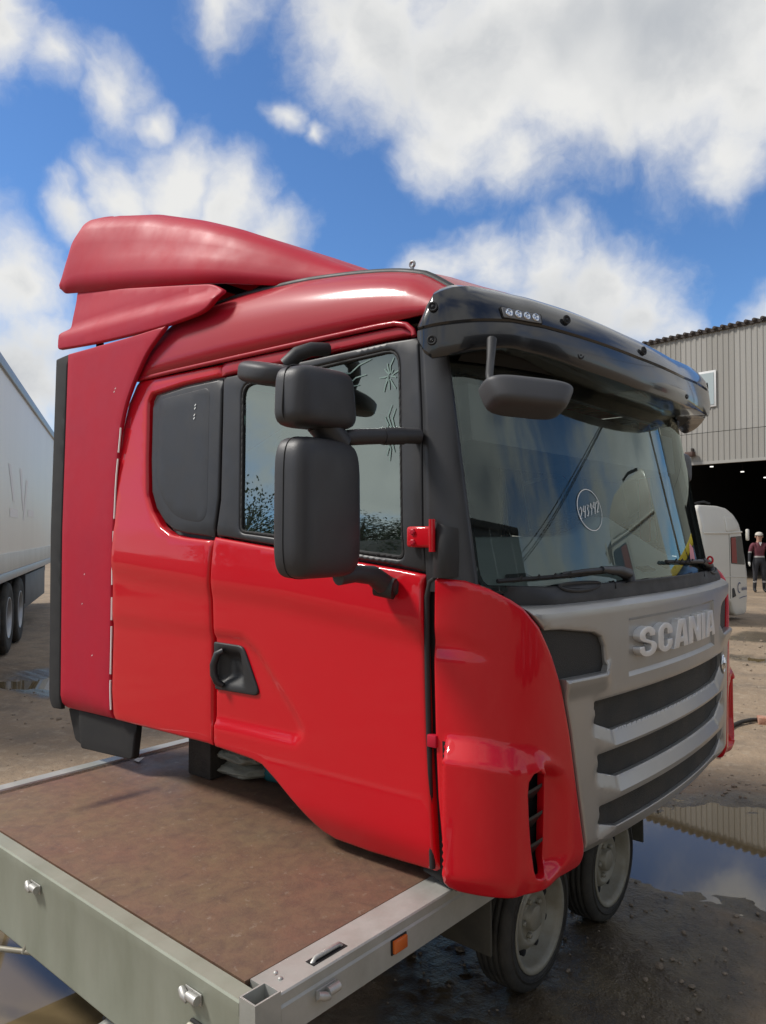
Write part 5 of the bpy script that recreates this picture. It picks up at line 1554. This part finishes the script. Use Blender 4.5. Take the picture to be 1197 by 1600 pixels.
for x in (-3.3, 2.0): box('mudguard', (x, ya, 0.55), (x + 0.05, yb, 1.06), M['dark_under'], semi, 0.01)
# ghost of large faded letters
def ghost(pts):
    return mesh_obj('faded_letter', [(x, -sg_ * 0.004, z) for x, z in pts], [tuple(range(len(pts)))], M['ghost'], bod, False)
ghost([(1.35, 1.95), (1.62, 1.95), (1.95, 2.62), (1.72, 2.62)])
ghost([(0.85, 2.75), (1.12, 2.75), (1.5, 2.12), (1.30, 2.10)])
ghost([(2.02, 2.02), (2.9, 2.02), (2.9, 2.14), (2.02, 2.14)])
ghost([(-0.2, 1.97), (0.7, 1.97), (0.7, 2.10), (-0.2, 2.10)])
ghost([(-0.4, 2.72), (-0.15, 2.72), (0.35, 2.2), (0.12, 2.2)])

# ================================================================== WAREHOUSE
M['clad'] = mat('grey profiled cladding', (0.285, 0.272, 0.245), 0.6, var=0.5, vscale=0.6, var_col=(0.245, 0.235, 0.212), streak=(1, 1, .2))
M['clad2'] = mat('paler grey cladding', (0.325, 0.312, 0.285), 0.6, var=0.5, vscale=0.6, var_col=(0.275, 0.265, 0.242), streak=(1, 1, .2))
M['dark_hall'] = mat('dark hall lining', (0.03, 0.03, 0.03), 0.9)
M['roofedge'] = mat('dark roof edge', (0.045, 0.035, 0.03), 0.8)
wd = Vector((0.983, -0.184, 0)).normalized(); wang = math.atan2(wd.y, wd.x)
WO = Vector((-6.6, 26.3, 0))
wh = empty('warehouse', WO, wang, label='grey corrugated warehouse with a wide dark doorway behind the white cab', cat='warehouse')
# local x along the facade (to the right), y into the building, front face at y = 0
XL, XR, ZT, ZO = -13.0, 9.0, 8.95, 4.32
OX0, OX1 = -5.6, 6.5
def corr_sheet(z0, z1, name='cladding_sheet'):
    w = 1.0; n = 5; V = []; F = []
    prof = []
    for k in range(n):
        b = w * k / n; p = w / n
        prof += [(b, 0.0), (b + p * .35, 0.0), (b + p * .45, -0.02), (b + p * .85, -0.02), (b + p * .95, 0.0)]
    prof.append((w, 0.0))
    for x, y in prof: V.append((x, y, z0)); V.append((x, y, z1))
    for i in range(len(prof) - 1): F.append((2 * i, 2 * i + 2, 2 * i + 3, 2 * i + 1))
    me = bpy.data.meshes.new(name); me.from_pydata(V, [], F); me.update(); return me
def shmesh(z0, z1, m_):
    me = corr_sheet(z0, z1); me.materials.append(m_); return me
def slope_top(x): return ZT
meA = [shmesh(ZO + 1.05, ZT, M['clad']), shmesh(ZO + 1.05, ZT, M['clad2'])]
meB = [shmesh(ZO, ZO + 1.03, M['clad2']), shmesh(ZO, ZO + 1.03, M['clad'])]
meF = shmesh(0, ZO, M['clad'])
rnd2 = random.Random(11)
x = XL; i = 0
while x < XR - 0.01:
    o = bpy.data.objects.new('cladding_sheet', meA[1 if rnd2.random() < .25 else 0]); o.location = (x, 0, 0); link(o, wh)
    o = bpy.data.objects.new('cladding_sheet', meB[1 if rnd2.random() < .4 else 0]); o.location = (x, -0.012, 0); link(o, wh)
    if x < OX0 - 0.5 or x >= OX1 - 0.01:
        o = bpy.data.objects.new('cladding_sheet', meF); o.location = (x, 0, 0); link(o, wh)
    x += 1.0
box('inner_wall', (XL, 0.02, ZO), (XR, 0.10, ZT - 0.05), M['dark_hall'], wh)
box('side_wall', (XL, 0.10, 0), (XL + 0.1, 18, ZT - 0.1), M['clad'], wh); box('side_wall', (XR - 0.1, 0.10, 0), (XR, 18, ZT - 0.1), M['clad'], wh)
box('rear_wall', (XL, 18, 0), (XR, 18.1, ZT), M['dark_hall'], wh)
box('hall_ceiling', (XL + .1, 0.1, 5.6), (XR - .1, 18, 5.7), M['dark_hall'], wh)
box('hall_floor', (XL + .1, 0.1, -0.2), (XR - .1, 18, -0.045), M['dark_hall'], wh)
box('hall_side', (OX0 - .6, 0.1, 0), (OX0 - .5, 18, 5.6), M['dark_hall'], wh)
rf_ = box('roof', (XL - 0.2, -0.10, ZT), (XR + .2, 18.3, ZT + 0.10), M['roofedge'], wh)
for k in range(int((XR - XL) / 0.28)):
    xx = XL + 0.14 + k * 0.28
    V, F = tube_geo([(xx, -0.16, ZT + 0.10), (xx, 0.6, ZT + 0.16)], 0.075, 8)
    mesh_obj('roof_tile', V, F, M['roofedge'], rf_)
box('lintel', (OX0 - .5, -0.05, ZO - 0.10), (OX1, 0.12, ZO), M['clad2'], wh)
# window high on the wall
def fac_px(px, py):
    """picture direction onto the facade plane, local (x, z)"""
    d = FW + RT * ((px - 598.5) / 1200.0) - UP * ((py - 800.0) / 1200.0); n = Vector((-wd.y, wd.x, 0)); t = (WO - CAM).dot(n) / d.dot(n); p = CAM + d * t - WO
    return p.dot(wd), p.z
xa, za = fac_px(1082, 640); xb, zb2 = fac_px(1120, 578)
fr_ = box('window', (xa, -0.07, za), (xb, -0.04, zb2), mat('window frame white', (0.65, 0.65, 0.64), 0.5), wh, 0.01)
box('pane', (xa + 0.08, -0.085, za + 0.08), (xb - 0.08, -0.072, zb2 - 0.08), mat('frosted pane', (0.36, 0.42, 0.43), 0.12, spec=0.8), fr_)
xl_, zl_ = fac_px(1083, 712)
fl_ = box('floodlight', (xl_ - 0.14, -0.35, zl_ - 0.05), (xl_ + 0.16, -0.10, zl_ + 0.12), mat('brown lamp housing', (0.07, 0.035, 0.025), 0.6), wh, 0.02)
box('lamp_bracket', (xl_ - 0.02, -0.12, zl_ + 0.10), (xl_ + 0.04, 0.0, zl_ + 0.26), M['roofedge'], fl_)
for px, py in ((1112, 730), (1160, 738), (1196, 747)):
    d = FW + RT * ((px - 598.5) / 1200.0) - UP * ((py - 800.0) / 1200.0); t = 1.05 * (WO - CAM).length
    n = Vector((-wd.y, wd.x, 0)); t = ((WO + n * 7.0 - CAM).dot(n)) / d.dot(n); p = CAM + d * t - WO
    lx, lz = p.dot(wd), p.z
    lp = box('hall_lamp', (lx - 0.07, 6.95, lz), (lx + 0.07, 7.05, lz + 0.05), mat('lit hall lamp', (0.9, 0.9, 0.85), 0.4, emit=(1, 0.97, 0.9, 1.0)), wh, 0.02)
    tube('lamp_cable', [(lx, 7.0, lz + 0.05), (lx, 7.0, 5.6)], 0.01, M['roofedge'], lp, n=6)

# ================================================================== WHITE CAB in the yard
M['cream'] = mat('off-white cab paint', (0.62, 0.60, 0.53), 0.35, coat=0.5, coat_rough=0.1, var=0.4, vscale=2, var_col=(0.54, 0.52, 0.46))
M['cabglass'] = mat('dark cab glass', (0.015, 0.017, 0.018), 0.05, spec=0.8)
M['redblind'] = mat('red blind', (0.24, 0.045, 0.03), 0.6)
M['blue'] = mat('dark blue print', (0.02, 0.05, 0.16), 0.5)


def white_cab(loc, rz, label, logo=True):
    """tall sleeper cab: local x forward (nose at 0), near flank at y = 0, far flank at y = 2.3"""
    root = empty('white_truck_cab', loc, rz, label=label, cat='truck cab', group='white truck cabs in the yard')
    prof = [(-2.15, 0.42), (-1.02, 0.42), (-0.86, 0.36), (-0.74, 0.16), (-0.60, 0.09), (-0.14, 0.09), (-0.06, 0.14), (0.0, 0.45), (0.0, 0.95), (-0.04, 1.08), (-0.16, 1.45), (-0.22, 1.72), (-0.34, 2.00), (-0.52, 2.18), (-0.78, 2.29), (-1.2, 2.33), (-2.05, 2.33), (-2.15, 2.25)]
    prof = round_poly(prof, 0.05, 3)
    S = lambda x, z: Vector((x, 0.02 * max(0, z - 1.0) ** 1.5 + 0.10 * sstep(1.85, 2.5, z), z))
    V, F = panel_geo(prof, S, res=0.09, edge=0.05, thick=1.15, bstep=0.06)
    V2 = [Vector((v.x, 2.3 - v.y, v.z)) for v in V]
    V_, F_ = join_geo([(V, F), (V2, [tuple(reversed(f)) for f in F])])
    body = mesh_obj('body', V_, F_, M['cream'], root); smooth_by_angle(body, 40)
    for fy in (0, 1):
        f = (lambda x, z, o=0.0: S(x, z) + Vector((0, -o, 0))) if not fy else (lambda x, z, o=0.0: Vector((S(x, z).x, 2.3 - S(x, z).y + o, z)))
        dw = panel('door_window', round_poly([(-0.84, 1.70), (-0.27, 1.72), (-0.14, 1.12), (-0.84, 1.16)], 0.04), lambda x, z: f(x, z, 0.006), M['cabglass'], root, res=0.1, edge=0, thick=0.01)
        panel('blind', [(-0.82, 1.68), (-0.60, 1.69), (-0.56, 1.16), (-0.82, 1.18)], lambda x, z: f(x, z, 0.012), M['redblind'], dw, res=0.1, edge=0, thick=0.002)
        panel('roof_recess', round_poly([(-1.05, 2.12), (-0.62, 2.10), (-0.36, 1.84), (-1.05, 1.80)], 0.06), lambda x, z: f(x, z, 0.014), M['cream'], root, res=0.1, edge=0.012, thick=0.02)
        tube('drip_moulding', [f(-2.1, 1.775, 0.01), f(-1.0, 1.775, 0.01), f(-0.28, 1.80, 0.01)], 0.018, M['cream'], root, n=8)
        for xs in (-0.90,):
            tube('door_seam', [f(xs, 0.46, 0.001), f(xs, 1.2, 0.001), f(xs, 1.76, 0.001)], 0.006, M['gap'], root, n=6)
        tube('belt_crease', [f(-2.1, 0.93, 0.004), f(-0.9, 0.90, 0.004), f(-0.04, 0.86, 0.004)], 0.008, M['cream'], root, n=6)
        hh = panel('door_handle', round_poly([(-0.80, 0.66), (-0.72, 0.67), (-0.62, 0.50), (-0.80, 0.47)], 0.02), lambda x, z: f(x, z, 0.01), M['black'], root, res=0.06, edge=0.004, thick=0.01)
    ws = [(-0.16, 0.12, 1.12), (-0.16, 2.18, 1.12), (-0.27, 2.14, 1.76), (-0.27, 0.16, 1.76)]
    mesh_obj('windscreen', [Vector(p) + Vector((0.09, 0, 0)) for p in ws], [(0, 1, 2, 3)], M['cabglass'], root, False)
    for k in range(3):
        box('grille_bar', (-0.01, 0.35, 0.42 + 0.16 * k), (0.025, 1.95, 0.52 + 0.16 * k), M['black'], root, 0.01)
    vz = [(-0.30, 0.1, 1.80), (0.02, 0.12, 1.76)]
    sheet('sun_visor', [(-0.28, 0.1, 1.86), (-0.28, 2.2, 1.86), (0.06, 2.15, 1.80), (0.06, 0.15, 1.80)], M['black_gloss'], root, 0.02)
    box('mirror_stub', (-0.10, -0.06, 1.62), (-0.02, 0.0, 1.86), M['cream'], root, 0.02)
    tube('roof_bar', [(-1.9, 0.25, 2.36), (-1.5, 0.25, 2.40), (-1.25, 0.25, 2.37)], 0.02, M['gap'], root, n=8)
    for x in (-1.6, -0.5):
        box('prop', (x, 0.35, -0.02), (x + 0.14, 1.95, 0.43 if x < -1 else 0.11), M['wood'], root, 0.01)
    if logo:
        lg = [[(-0.44 + 0.085 * math.cos(a), 0.66 + 0.10 * math.sin(a)) for a in [0.9 + 4.2 * i / 10 for i in range(11)]]]
        lg += [[(-0.33 + 0.07 * k, 0.60), (-0.31 + 0.07 * k, 0.66), (-0.28 + 0.07 * k, 0.60)] for k in range(4)]
        V, F = strokes_geo(lg, lambda x, z: S(x, z) + Vector((0, -0.004, 0)), 0.03, 0.003)
        mesh_obj('door_logo', V, F, M['blue'], root, False)
        V, F = strokes_geo([[(-0.46, 0.44), (-0.3, 0.46), (-0.06, 0.47)]], lambda x, z: S(x, z) + Vector((0, -0.004, 0)), 0.016, 0.003)
        mesh_obj('door_writing', V, F, M['blue'], root, False)
    return root


# nose of the visible one stands at picture x 1170
def gpt(px, py):
    d = FW + RT * ((px - 598.5) / 1200.0) - UP * ((py - 800.0) / 1200.0); t = -CAM.z / d.z; return CAM + d * t
g_ = gpt(1169, 966)
wc = white_cab((g_.x, g_.y, 0.0), math.atan2(0.638, 0.770) + rad(44), 'tall off-white sleeper cab set on the ground before the dark doorway')
wc.scale = (0.98, 0.98, 0.98)

# ================================================================== PERSON by the doorway
def person(loc, rz):
    sk = {  # joint: (x sideways, y forward(-), z, radius)
        'pelvis': (0, 0, 0.96, .150), 'waist': (0, 0, 1.10, .135), 'chest': (0, 0.01, 1.30, .160), 'neck': (0, 0.0, 1.49, .062), 'headb': (0, -0.015, 1.57, .080), 'headm': (0, -0.02, 1.64, .098), 'headt': (0, -0.01, 1.71, .080),
        'shl': (-.185, 0, 1.41, .075), 'ell': (-.265, -.01, 1.14, .050), 'wrl': (-.30, -.08, 0.92, .034), 'shr': (.185, 0, 1.41, .075), 'elr': (.265, 0, 1.14, .050), 'wrr': (.28, -.07, 0.92, .034),
        'hipl': (-.10, 0, .90, .105), 'knl': (-.12, -.02, .50, .066), 'anl': (-.135, .02, .09, .048), 'tol': (-.15, -.14, .04, .040), 'hipr': (.10, 0, .90, .105), 'knr': (.12, -.02, .50, .066), 'anr': (.135, .02, .09, .048), 'tor': (.15, -.14, .04, .040)}
    ed = [('pelvis', 'waist'), ('waist', 'chest'), ('chest', 'neck'), ('neck', 'headb'), ('headb', 'headm'), ('headm', 'headt'), ('chest', 'shl'), ('shl', 'ell'), ('ell', 'wrl'), ('chest', 'shr'), ('shr', 'elr'), ('elr', 'wrr'),
          ('pelvis', 'hipl'), ('hipl', 'knl'), ('knl', 'anl'), ('anl', 'tol'), ('pelvis', 'hipr'), ('hipr', 'knr'), ('knr', 'anr'), ('anr', 'tor')]
    # hands: palm and five fingers each
    for s, sg in (('l', -1), ('r', 1)):
        wx, wy, wz, _ = sk['wr' + s]
        sk['pa' + s] = (wx + sg * .005, wy - .02, wz - .07, .034); ed.append(('wr' + s, 'pa' + s))
        for k in range(4):
            a = 'f%d%s' % (k, s); b = 'g%d%s' % (k, s); yy = wy - .048 + .02 * k
            sk[a] = (wx + sg * .005, yy, wz - .115, .010); sk[b] = (wx - sg * .010, yy - .004, wz - .155 + .006 * abs(k - 1.4), .009)
            ed += [('pa' + s, a), (a, b)]
        sk['t' + s] = (wx - sg * .008, wy - .062, wz - .075, .011); sk['u' + s] = (wx - sg * .012, wy - .070, wz - .110, .010); ed += [('pa' + s, 't' + s), ('t' + s, 'u' + s)]
    names = list(sk); idx = {n: i for i, n in enumerate(names)}
    me = bpy.data.meshes.new('person'); me.from_pydata([sk[n][:3] for n in names], [(idx[a], idx[b]) for a, b in ed], []); me.update()
    o = bpy.data.objects.new('person_body', me); COL.objects.link(o)
    md = o.modifiers.new('skin', 'SKIN'); md.use_smooth_shade = True
    for i, n in enumerate(names):
        r = sk[n][3]; fl = 0.72 if n in ('chest', 'waist', 'pelvis') else 1.0
        me.skin_vertices[0].data[i].radius = (r, r * fl) if n in ('chest', 'waist', 'pelvis') else (r, r)
        me.skin_vertices[0].data[i].use_root = (n == 'pelvis')
    sb = o.modifiers.new('sub', 'SUBSURF'); sb.levels = 2; sb.render_levels = 2
    dg = bpy.context.evaluated_depsgraph_get(); ev = o.evaluated_get(dg); nm = bpy.data.meshes.new_from_object(ev)
    bpy.data.objects.remove(o)
    body = bpy.data.objects.new('person', nm)
    nm.materials.clear()
    cols = [mat('skin', (0.42, 0.24, 0.17), 0.55), mat('maroon shirt', (0.13, 0.028, 0.04), 0.8, var=.6, vscale=12, var_col=(.08, .02, .028)), mat('dark work trousers', (0.022, 0.022, 0.026), 0.85, var=.6, vscale=9, var_col=(.04, .04, .045)), mat('black boots', (0.012, 0.011, 0.011), 0.6), mat('light grey trim', (0.42, 0.40, 0.38), 0.8), mat('dark sleeve', (0.018, 0.018, 0.022), 0.85), mat('pale glove', (0.55, 0.54, 0.5), 0.8)]
    for c in cols: nm.materials.append(c)
    for p in nm.polygons:
        c = p.center; x = abs(c.x)
        if x > 0.215 and c.z < 1.20:
            p.material_index = 6 if c.z < 0.90 else 5
            if 1.165 < c.z: p.material_index = 4
        elif c.z > 1.475: p.material_index = 0
        elif c.z > 1.06: p.material_index = 1
        elif c.z > 1.015: p.material_index = 4
        elif c.z > 0.13: p.material_index = 4 if (0.30 < c.z < 0.335) else 2
        else: p.material_index = 3
        p.use_smooth = True
    body.location = loc; body.rotation_euler = (0, 0, rz)
    link(body, label='person in a maroon short-sleeved top, dark trousers and pale cap by the doorway', cat='person')
    # cap, face
    capm = mat('pale cap', (0.50, 0.46, 0.40), 0.8)
    V, F = lathe_geo([(0.0, .108), (.03, .106), (.065, .09), (.09, .055), (.10, 0.0)], (0, -0.015, 1.675), (0, 0, 1), 20)
    br = [[Vector((0.085 * math.cos(a) * q, -0.015 - 0.10 * (0.75 + .0) - 0.085 * math.sin(a) * q + 0.03, 1.682 - 0.012 * q)) for a in [math.pi * i / 10 for i in range(11)]] for q in (0.4, 0.8, 1.0)]
    V2, F2 = grid_geo(br)
    V_, F_ = join_geo([(V, F), (V2, F2)])
    mesh_obj('cap', V_, F_, capm, body)
    hair = mat('dark hair', (0.02, 0.014, 0.010), 0.8)
    mesh_obj('hair', *lathe_geo([(-.05, .094), (-0.01, .104), (.02, .104)], (0, 0.012, 1.66), (0, 0, 1), 18), hair, body)
    for sx_ in (-1, 1):
        mesh_obj('eye', *lathe_geo([(0, .011), (.004, .008), (.006, 0)], (sx_ * 0.034, -0.112, 1.640), (0, -1, 0), 10), hair, body)
        mesh_obj('ear', *lathe_geo([(-.01, .02), (.008, .028), (.014, .018), (.014, 0)], (sx_ * 0.096, -0.01, 1.625), (sx_, 0, 0), 10), cols[0], body)
    mesh_obj('nose', [(-.014, -.105, 1.60), (.014, -.105, 1.60), (0, -.108, 1.645), (0, -.138, 1.605)], [(0, 1, 3), (1, 2, 3), (2, 0, 3)], cols[0], body)
    mesh_obj('mouth', [(-.026, -.112, 1.575), (.026, -.112, 1.575), (.018, -.113, 1.567), (-.018, -.113, 1.567)], [(0, 1, 2, 3)], mat('lips', (.25, .09, .08), .6), body, False)
    mesh_obj('undershirt', [(-.045, -.115, 1.47), (.045, -.115, 1.47), (.0, -.128, 1.36)], [(0, 1, 2)], mat('white undershirt', (.6, .6, .58), .8), body, False)
    return body


g_ = gpt(1187, 926)
person((g_.x, g_.y, gh(g_.x, g_.y)), math.atan2(0.638, 0.770) - 0.15)
# dark machine wheel cropped by the picture's edge beside the person
g_ = gpt(1204, 932)
wl = wheel('spare_wheel', (g_.x + 0.25, g_.y + 0.1, 0.42), 0.42, 0.26, (-0.6, -0.75, 0), None, 0.24, 8, 8)
wl['label'] = 'dark dusty wheel standing at the right edge beside the person'; wl['category'] = 'wheel'

# ================================================================== the yard behind the photographer, mirrored in the cab's glass and paint, plus an added dark trailer
M['conc'] = mat('concrete fence panel', (0.30, 0.30, 0.28), 0.85, var=0.7, vscale=1.5, var_col=(0.2, 0.2, 0.185), bump=0.3, bscale=20)
fence = empty('concrete_fence', (-24, -9, 0), math.atan2(-14, 22), label='grey concrete panel fence behind the photographer, mirrored in the door glass', cat='fence')
for k in range(11):
    box('fence_panel', (k * 2.5 + 0.1, -0.05, 0.0), (k * 2.5 + 2.4, 0.05, 2.25), M['conc'], fence, 0.02)
    box('fence_post', (k * 2.5 - 0.1, -0.1, 0.0), (k * 2.5 + 0.1, 0.1, 2.4), M['conc'], fence, 0.02)


def tree(loc, h, r, seed, label):
    rn = random.Random(seed); root = empty('tree', loc, label=label, cat='tree', group='trees behind the fence')
    bark = mat('bark', (0.07, 0.055, 0.04), 0.9); leaf = mat('leaf', (0.045, 0.085, 0.025), 0.6, var=.8, vscale=1.5, var_col=(0.02, 0.045, 0.012))
    parts = [tube_geo([(0, 0, -0.1), (0.05, 0, h * .3), (0.0, 0.05, h * .65), (0.02, 0, h * .92)], [0.16, 0.13, 0.08, 0.03], 8)]
    tips = []
    for k in range(16):
        a = rn.uniform(0, 6.28); z0 = h * rn.uniform(.25, .8); L = r * rn.uniform(.6, 1.0) * (1.1 - z0 / h * .6)
        t = Vector((math.cos(a) * L, math.sin(a) * L, z0 + L * rn.uniform(.3, .8))); tips.append(t)
        parts.append(tube_geo([(0, 0, z0), tuple(Vector((0, 0, z0)).lerp(t, .5) + Vector((0, 0, .1))), tuple(t)], [0.05, 0.03, 0.012], 6))
    V, F = join_geo(parts); mesh_obj('trunk', V, F, bark, root)
    V = []; F = []
    for k in range(9000):
        t = rn.choice(tips) * rn.uniform(.55, 1.08) if rn.random() < .85 else Vector((0, 0, h * rn.uniform(.5, 1)))
        c = t + Vector((rn.gauss(0, .32), rn.gauss(0, .32), rn.gauss(0, .28))); s = rn.uniform(.035, .08)
        n = Vector((rn.gauss(0, 1), rn.gauss(0, 1), rn.gauss(0.4, 1))).normalized(); x = n.orthogonal().normalized(); y = n.cross(x); b = len(V)
        V += [c - x * s, c + y * s * .5, c + x * s, c - y * s * .5]; F.append((b, b + 1, b + 2, b + 3))
    mesh_obj('crown', V, F, leaf, root, False)


tree((-18.5, -13.5, 0), 5.6, 2.4, 1, 'bushy green tree behind the concrete fence, darker and taller one of the pair')
tree((-15.5, -15.5, 0), 4.6, 2.0, 2, 'bushy green tree behind the concrete fence, shorter one of the pair')


def pole(loc, h, label):
    p = tube('utility_pole', [(0, 0, -0.2), (0.05, 0, h * .5), (0.08, 0, h)], [0.15, 0.13, 0.10], mat('weathered pole', (0.12, 0.10, 0.08), 0.9), None, n=10, label=label, cat='pole')
    p.location = loc
    box('cross_arm', (-0.9, -0.06, h - 0.6), (0.95, 0.06, h - 0.48), M['wood'], p, 0.01)
    for x in (-0.8, -0.3, 0.4, 0.85):
        mesh_obj('insulator', *lathe_geo([(0, .03), (.05, .05), (.08, .03), (.12, .045), (.15, .02), (.15, 0)], (x, 0, h - 0.48), (0, 0, 1), 10), M['white_lens'], p)
    return p
pole((2.6, 17.5, 0), 8.5, 'weathered wooden utility pole ahead of the red cab, mirrored in its windscreen')
pole((26.0, 6.0, 0), 8.5, 'weathered wooden utility pole far to the right, mirrored in the windscreen')
for k, (dx, dz) in enumerate(((-0.8, 0), (0.4, 0.0), (0.85, -0.02))):
    a = Vector((2.6 + dx, 17.5, 8.15 + dz)); b = Vector((26.0 + dx, 6.0, 8.15 + dz))
    pts = [a.lerp(b, t / 16) + Vector((0, 0, -1.1 * 4 * (t / 16) * (1 - t / 16))) for t in range(17)]
    tube('power_line', pts, 0.02, M['gap'], None, n=5, label=['nearest', 'middle', 'farthest'][k] + ' of three sagging power lines between the two wooden poles', cat='cable', group='power lines')
white_cab((2.45, 5.3, 0.92), rad(-27), 'off-white sleeper cab raised on concrete blocks ahead of the red cab, mirrored in its windscreen', logo=False)
for k, (x, y) in enumerate(((0.75, 6.75), (2.25, 6.0))):
    box('concrete_block', (x - .35, y - .35, 0), (x + .35, y + .35, 0.90), M['conc'], None, 0.03, label=('rear' if k == 0 else 'front') + ' concrete block under the raised off-white cab', cat='block', group='blocks under the raised cab')
dk = empty('added_dark_trailer', (4.6, -3.0, 0), rad(78), label='dark grey trailer added out of view to darken the windscreen reflection', cat='semi-trailer')  # unseen trailer, added to darken the screen's reflection so the interior shows
box('curtain', (0, -2.4, 1.15), (6.4, 0, 3.9), mat('dark grey tarpaulin', (0.045, 0.05, 0.055), 0.6, var=.5, vscale=1.5, bump=.2, bscale=4), dk, 0.03)
box('top_rail', (-0.03, -2.43, 3.9), (6.43, 0.03, 4.0), M['dark_under'], dk, 0.01); box('bottom_rail', (-0.03, -2.43, 1.03), (6.43, 0.03, 1.15), M['alu'], dk, 0.01)
box('chassis', (0.2, -2.0, 0.75), (6.2, -0.4, 1.03), M['dark_under'], dk, 0.02)
for k in range(3): wheel('wheel', (4.0 + 1.25 * k - 1.5, -0.18, 0.5), 0.5, 0.34, (0, 1, 0), dk, 0.28, 10, 10, rm=M['alu'])
for k in range(6): tube('strap', [(0.5 + k * 1.08, 0.012, 1.1), (0.5 + k * 1.08, 0.02, 3.9)], 0.02, M['alu'], dk, n=6)
shed = empty('site_hut', (2.4, 16.2, 0), rad(-10), label='yellow and blue site hut beyond the raised cab, mirrored in the windscreen', cat='hut')
box('wall', (-2.5, -1.2, 0), (2.5, 1.2, 2.5), mat('blue steel wall', (0.05, 0.12, 0.30), 0.5, var=.5, vscale=2), shed, 0.02)
box('fascia', (-2.6, -1.3, 2.5), (2.6, 1.3, 2.72), mat('yellow fascia', (0.6, 0.42, 0.03), 0.5), shed, 0.02)
for x in (-1.6, 0.2):
    w_ = box('window', (x, -1.23, 1.1), (x + 1.1, -1.19, 2.0), M['paper'], shed, 0.01); box('pane', (x + .06, -1.245, 1.16), (x + 1.04, -1.232, 1.94), M['cabglass'], w_)
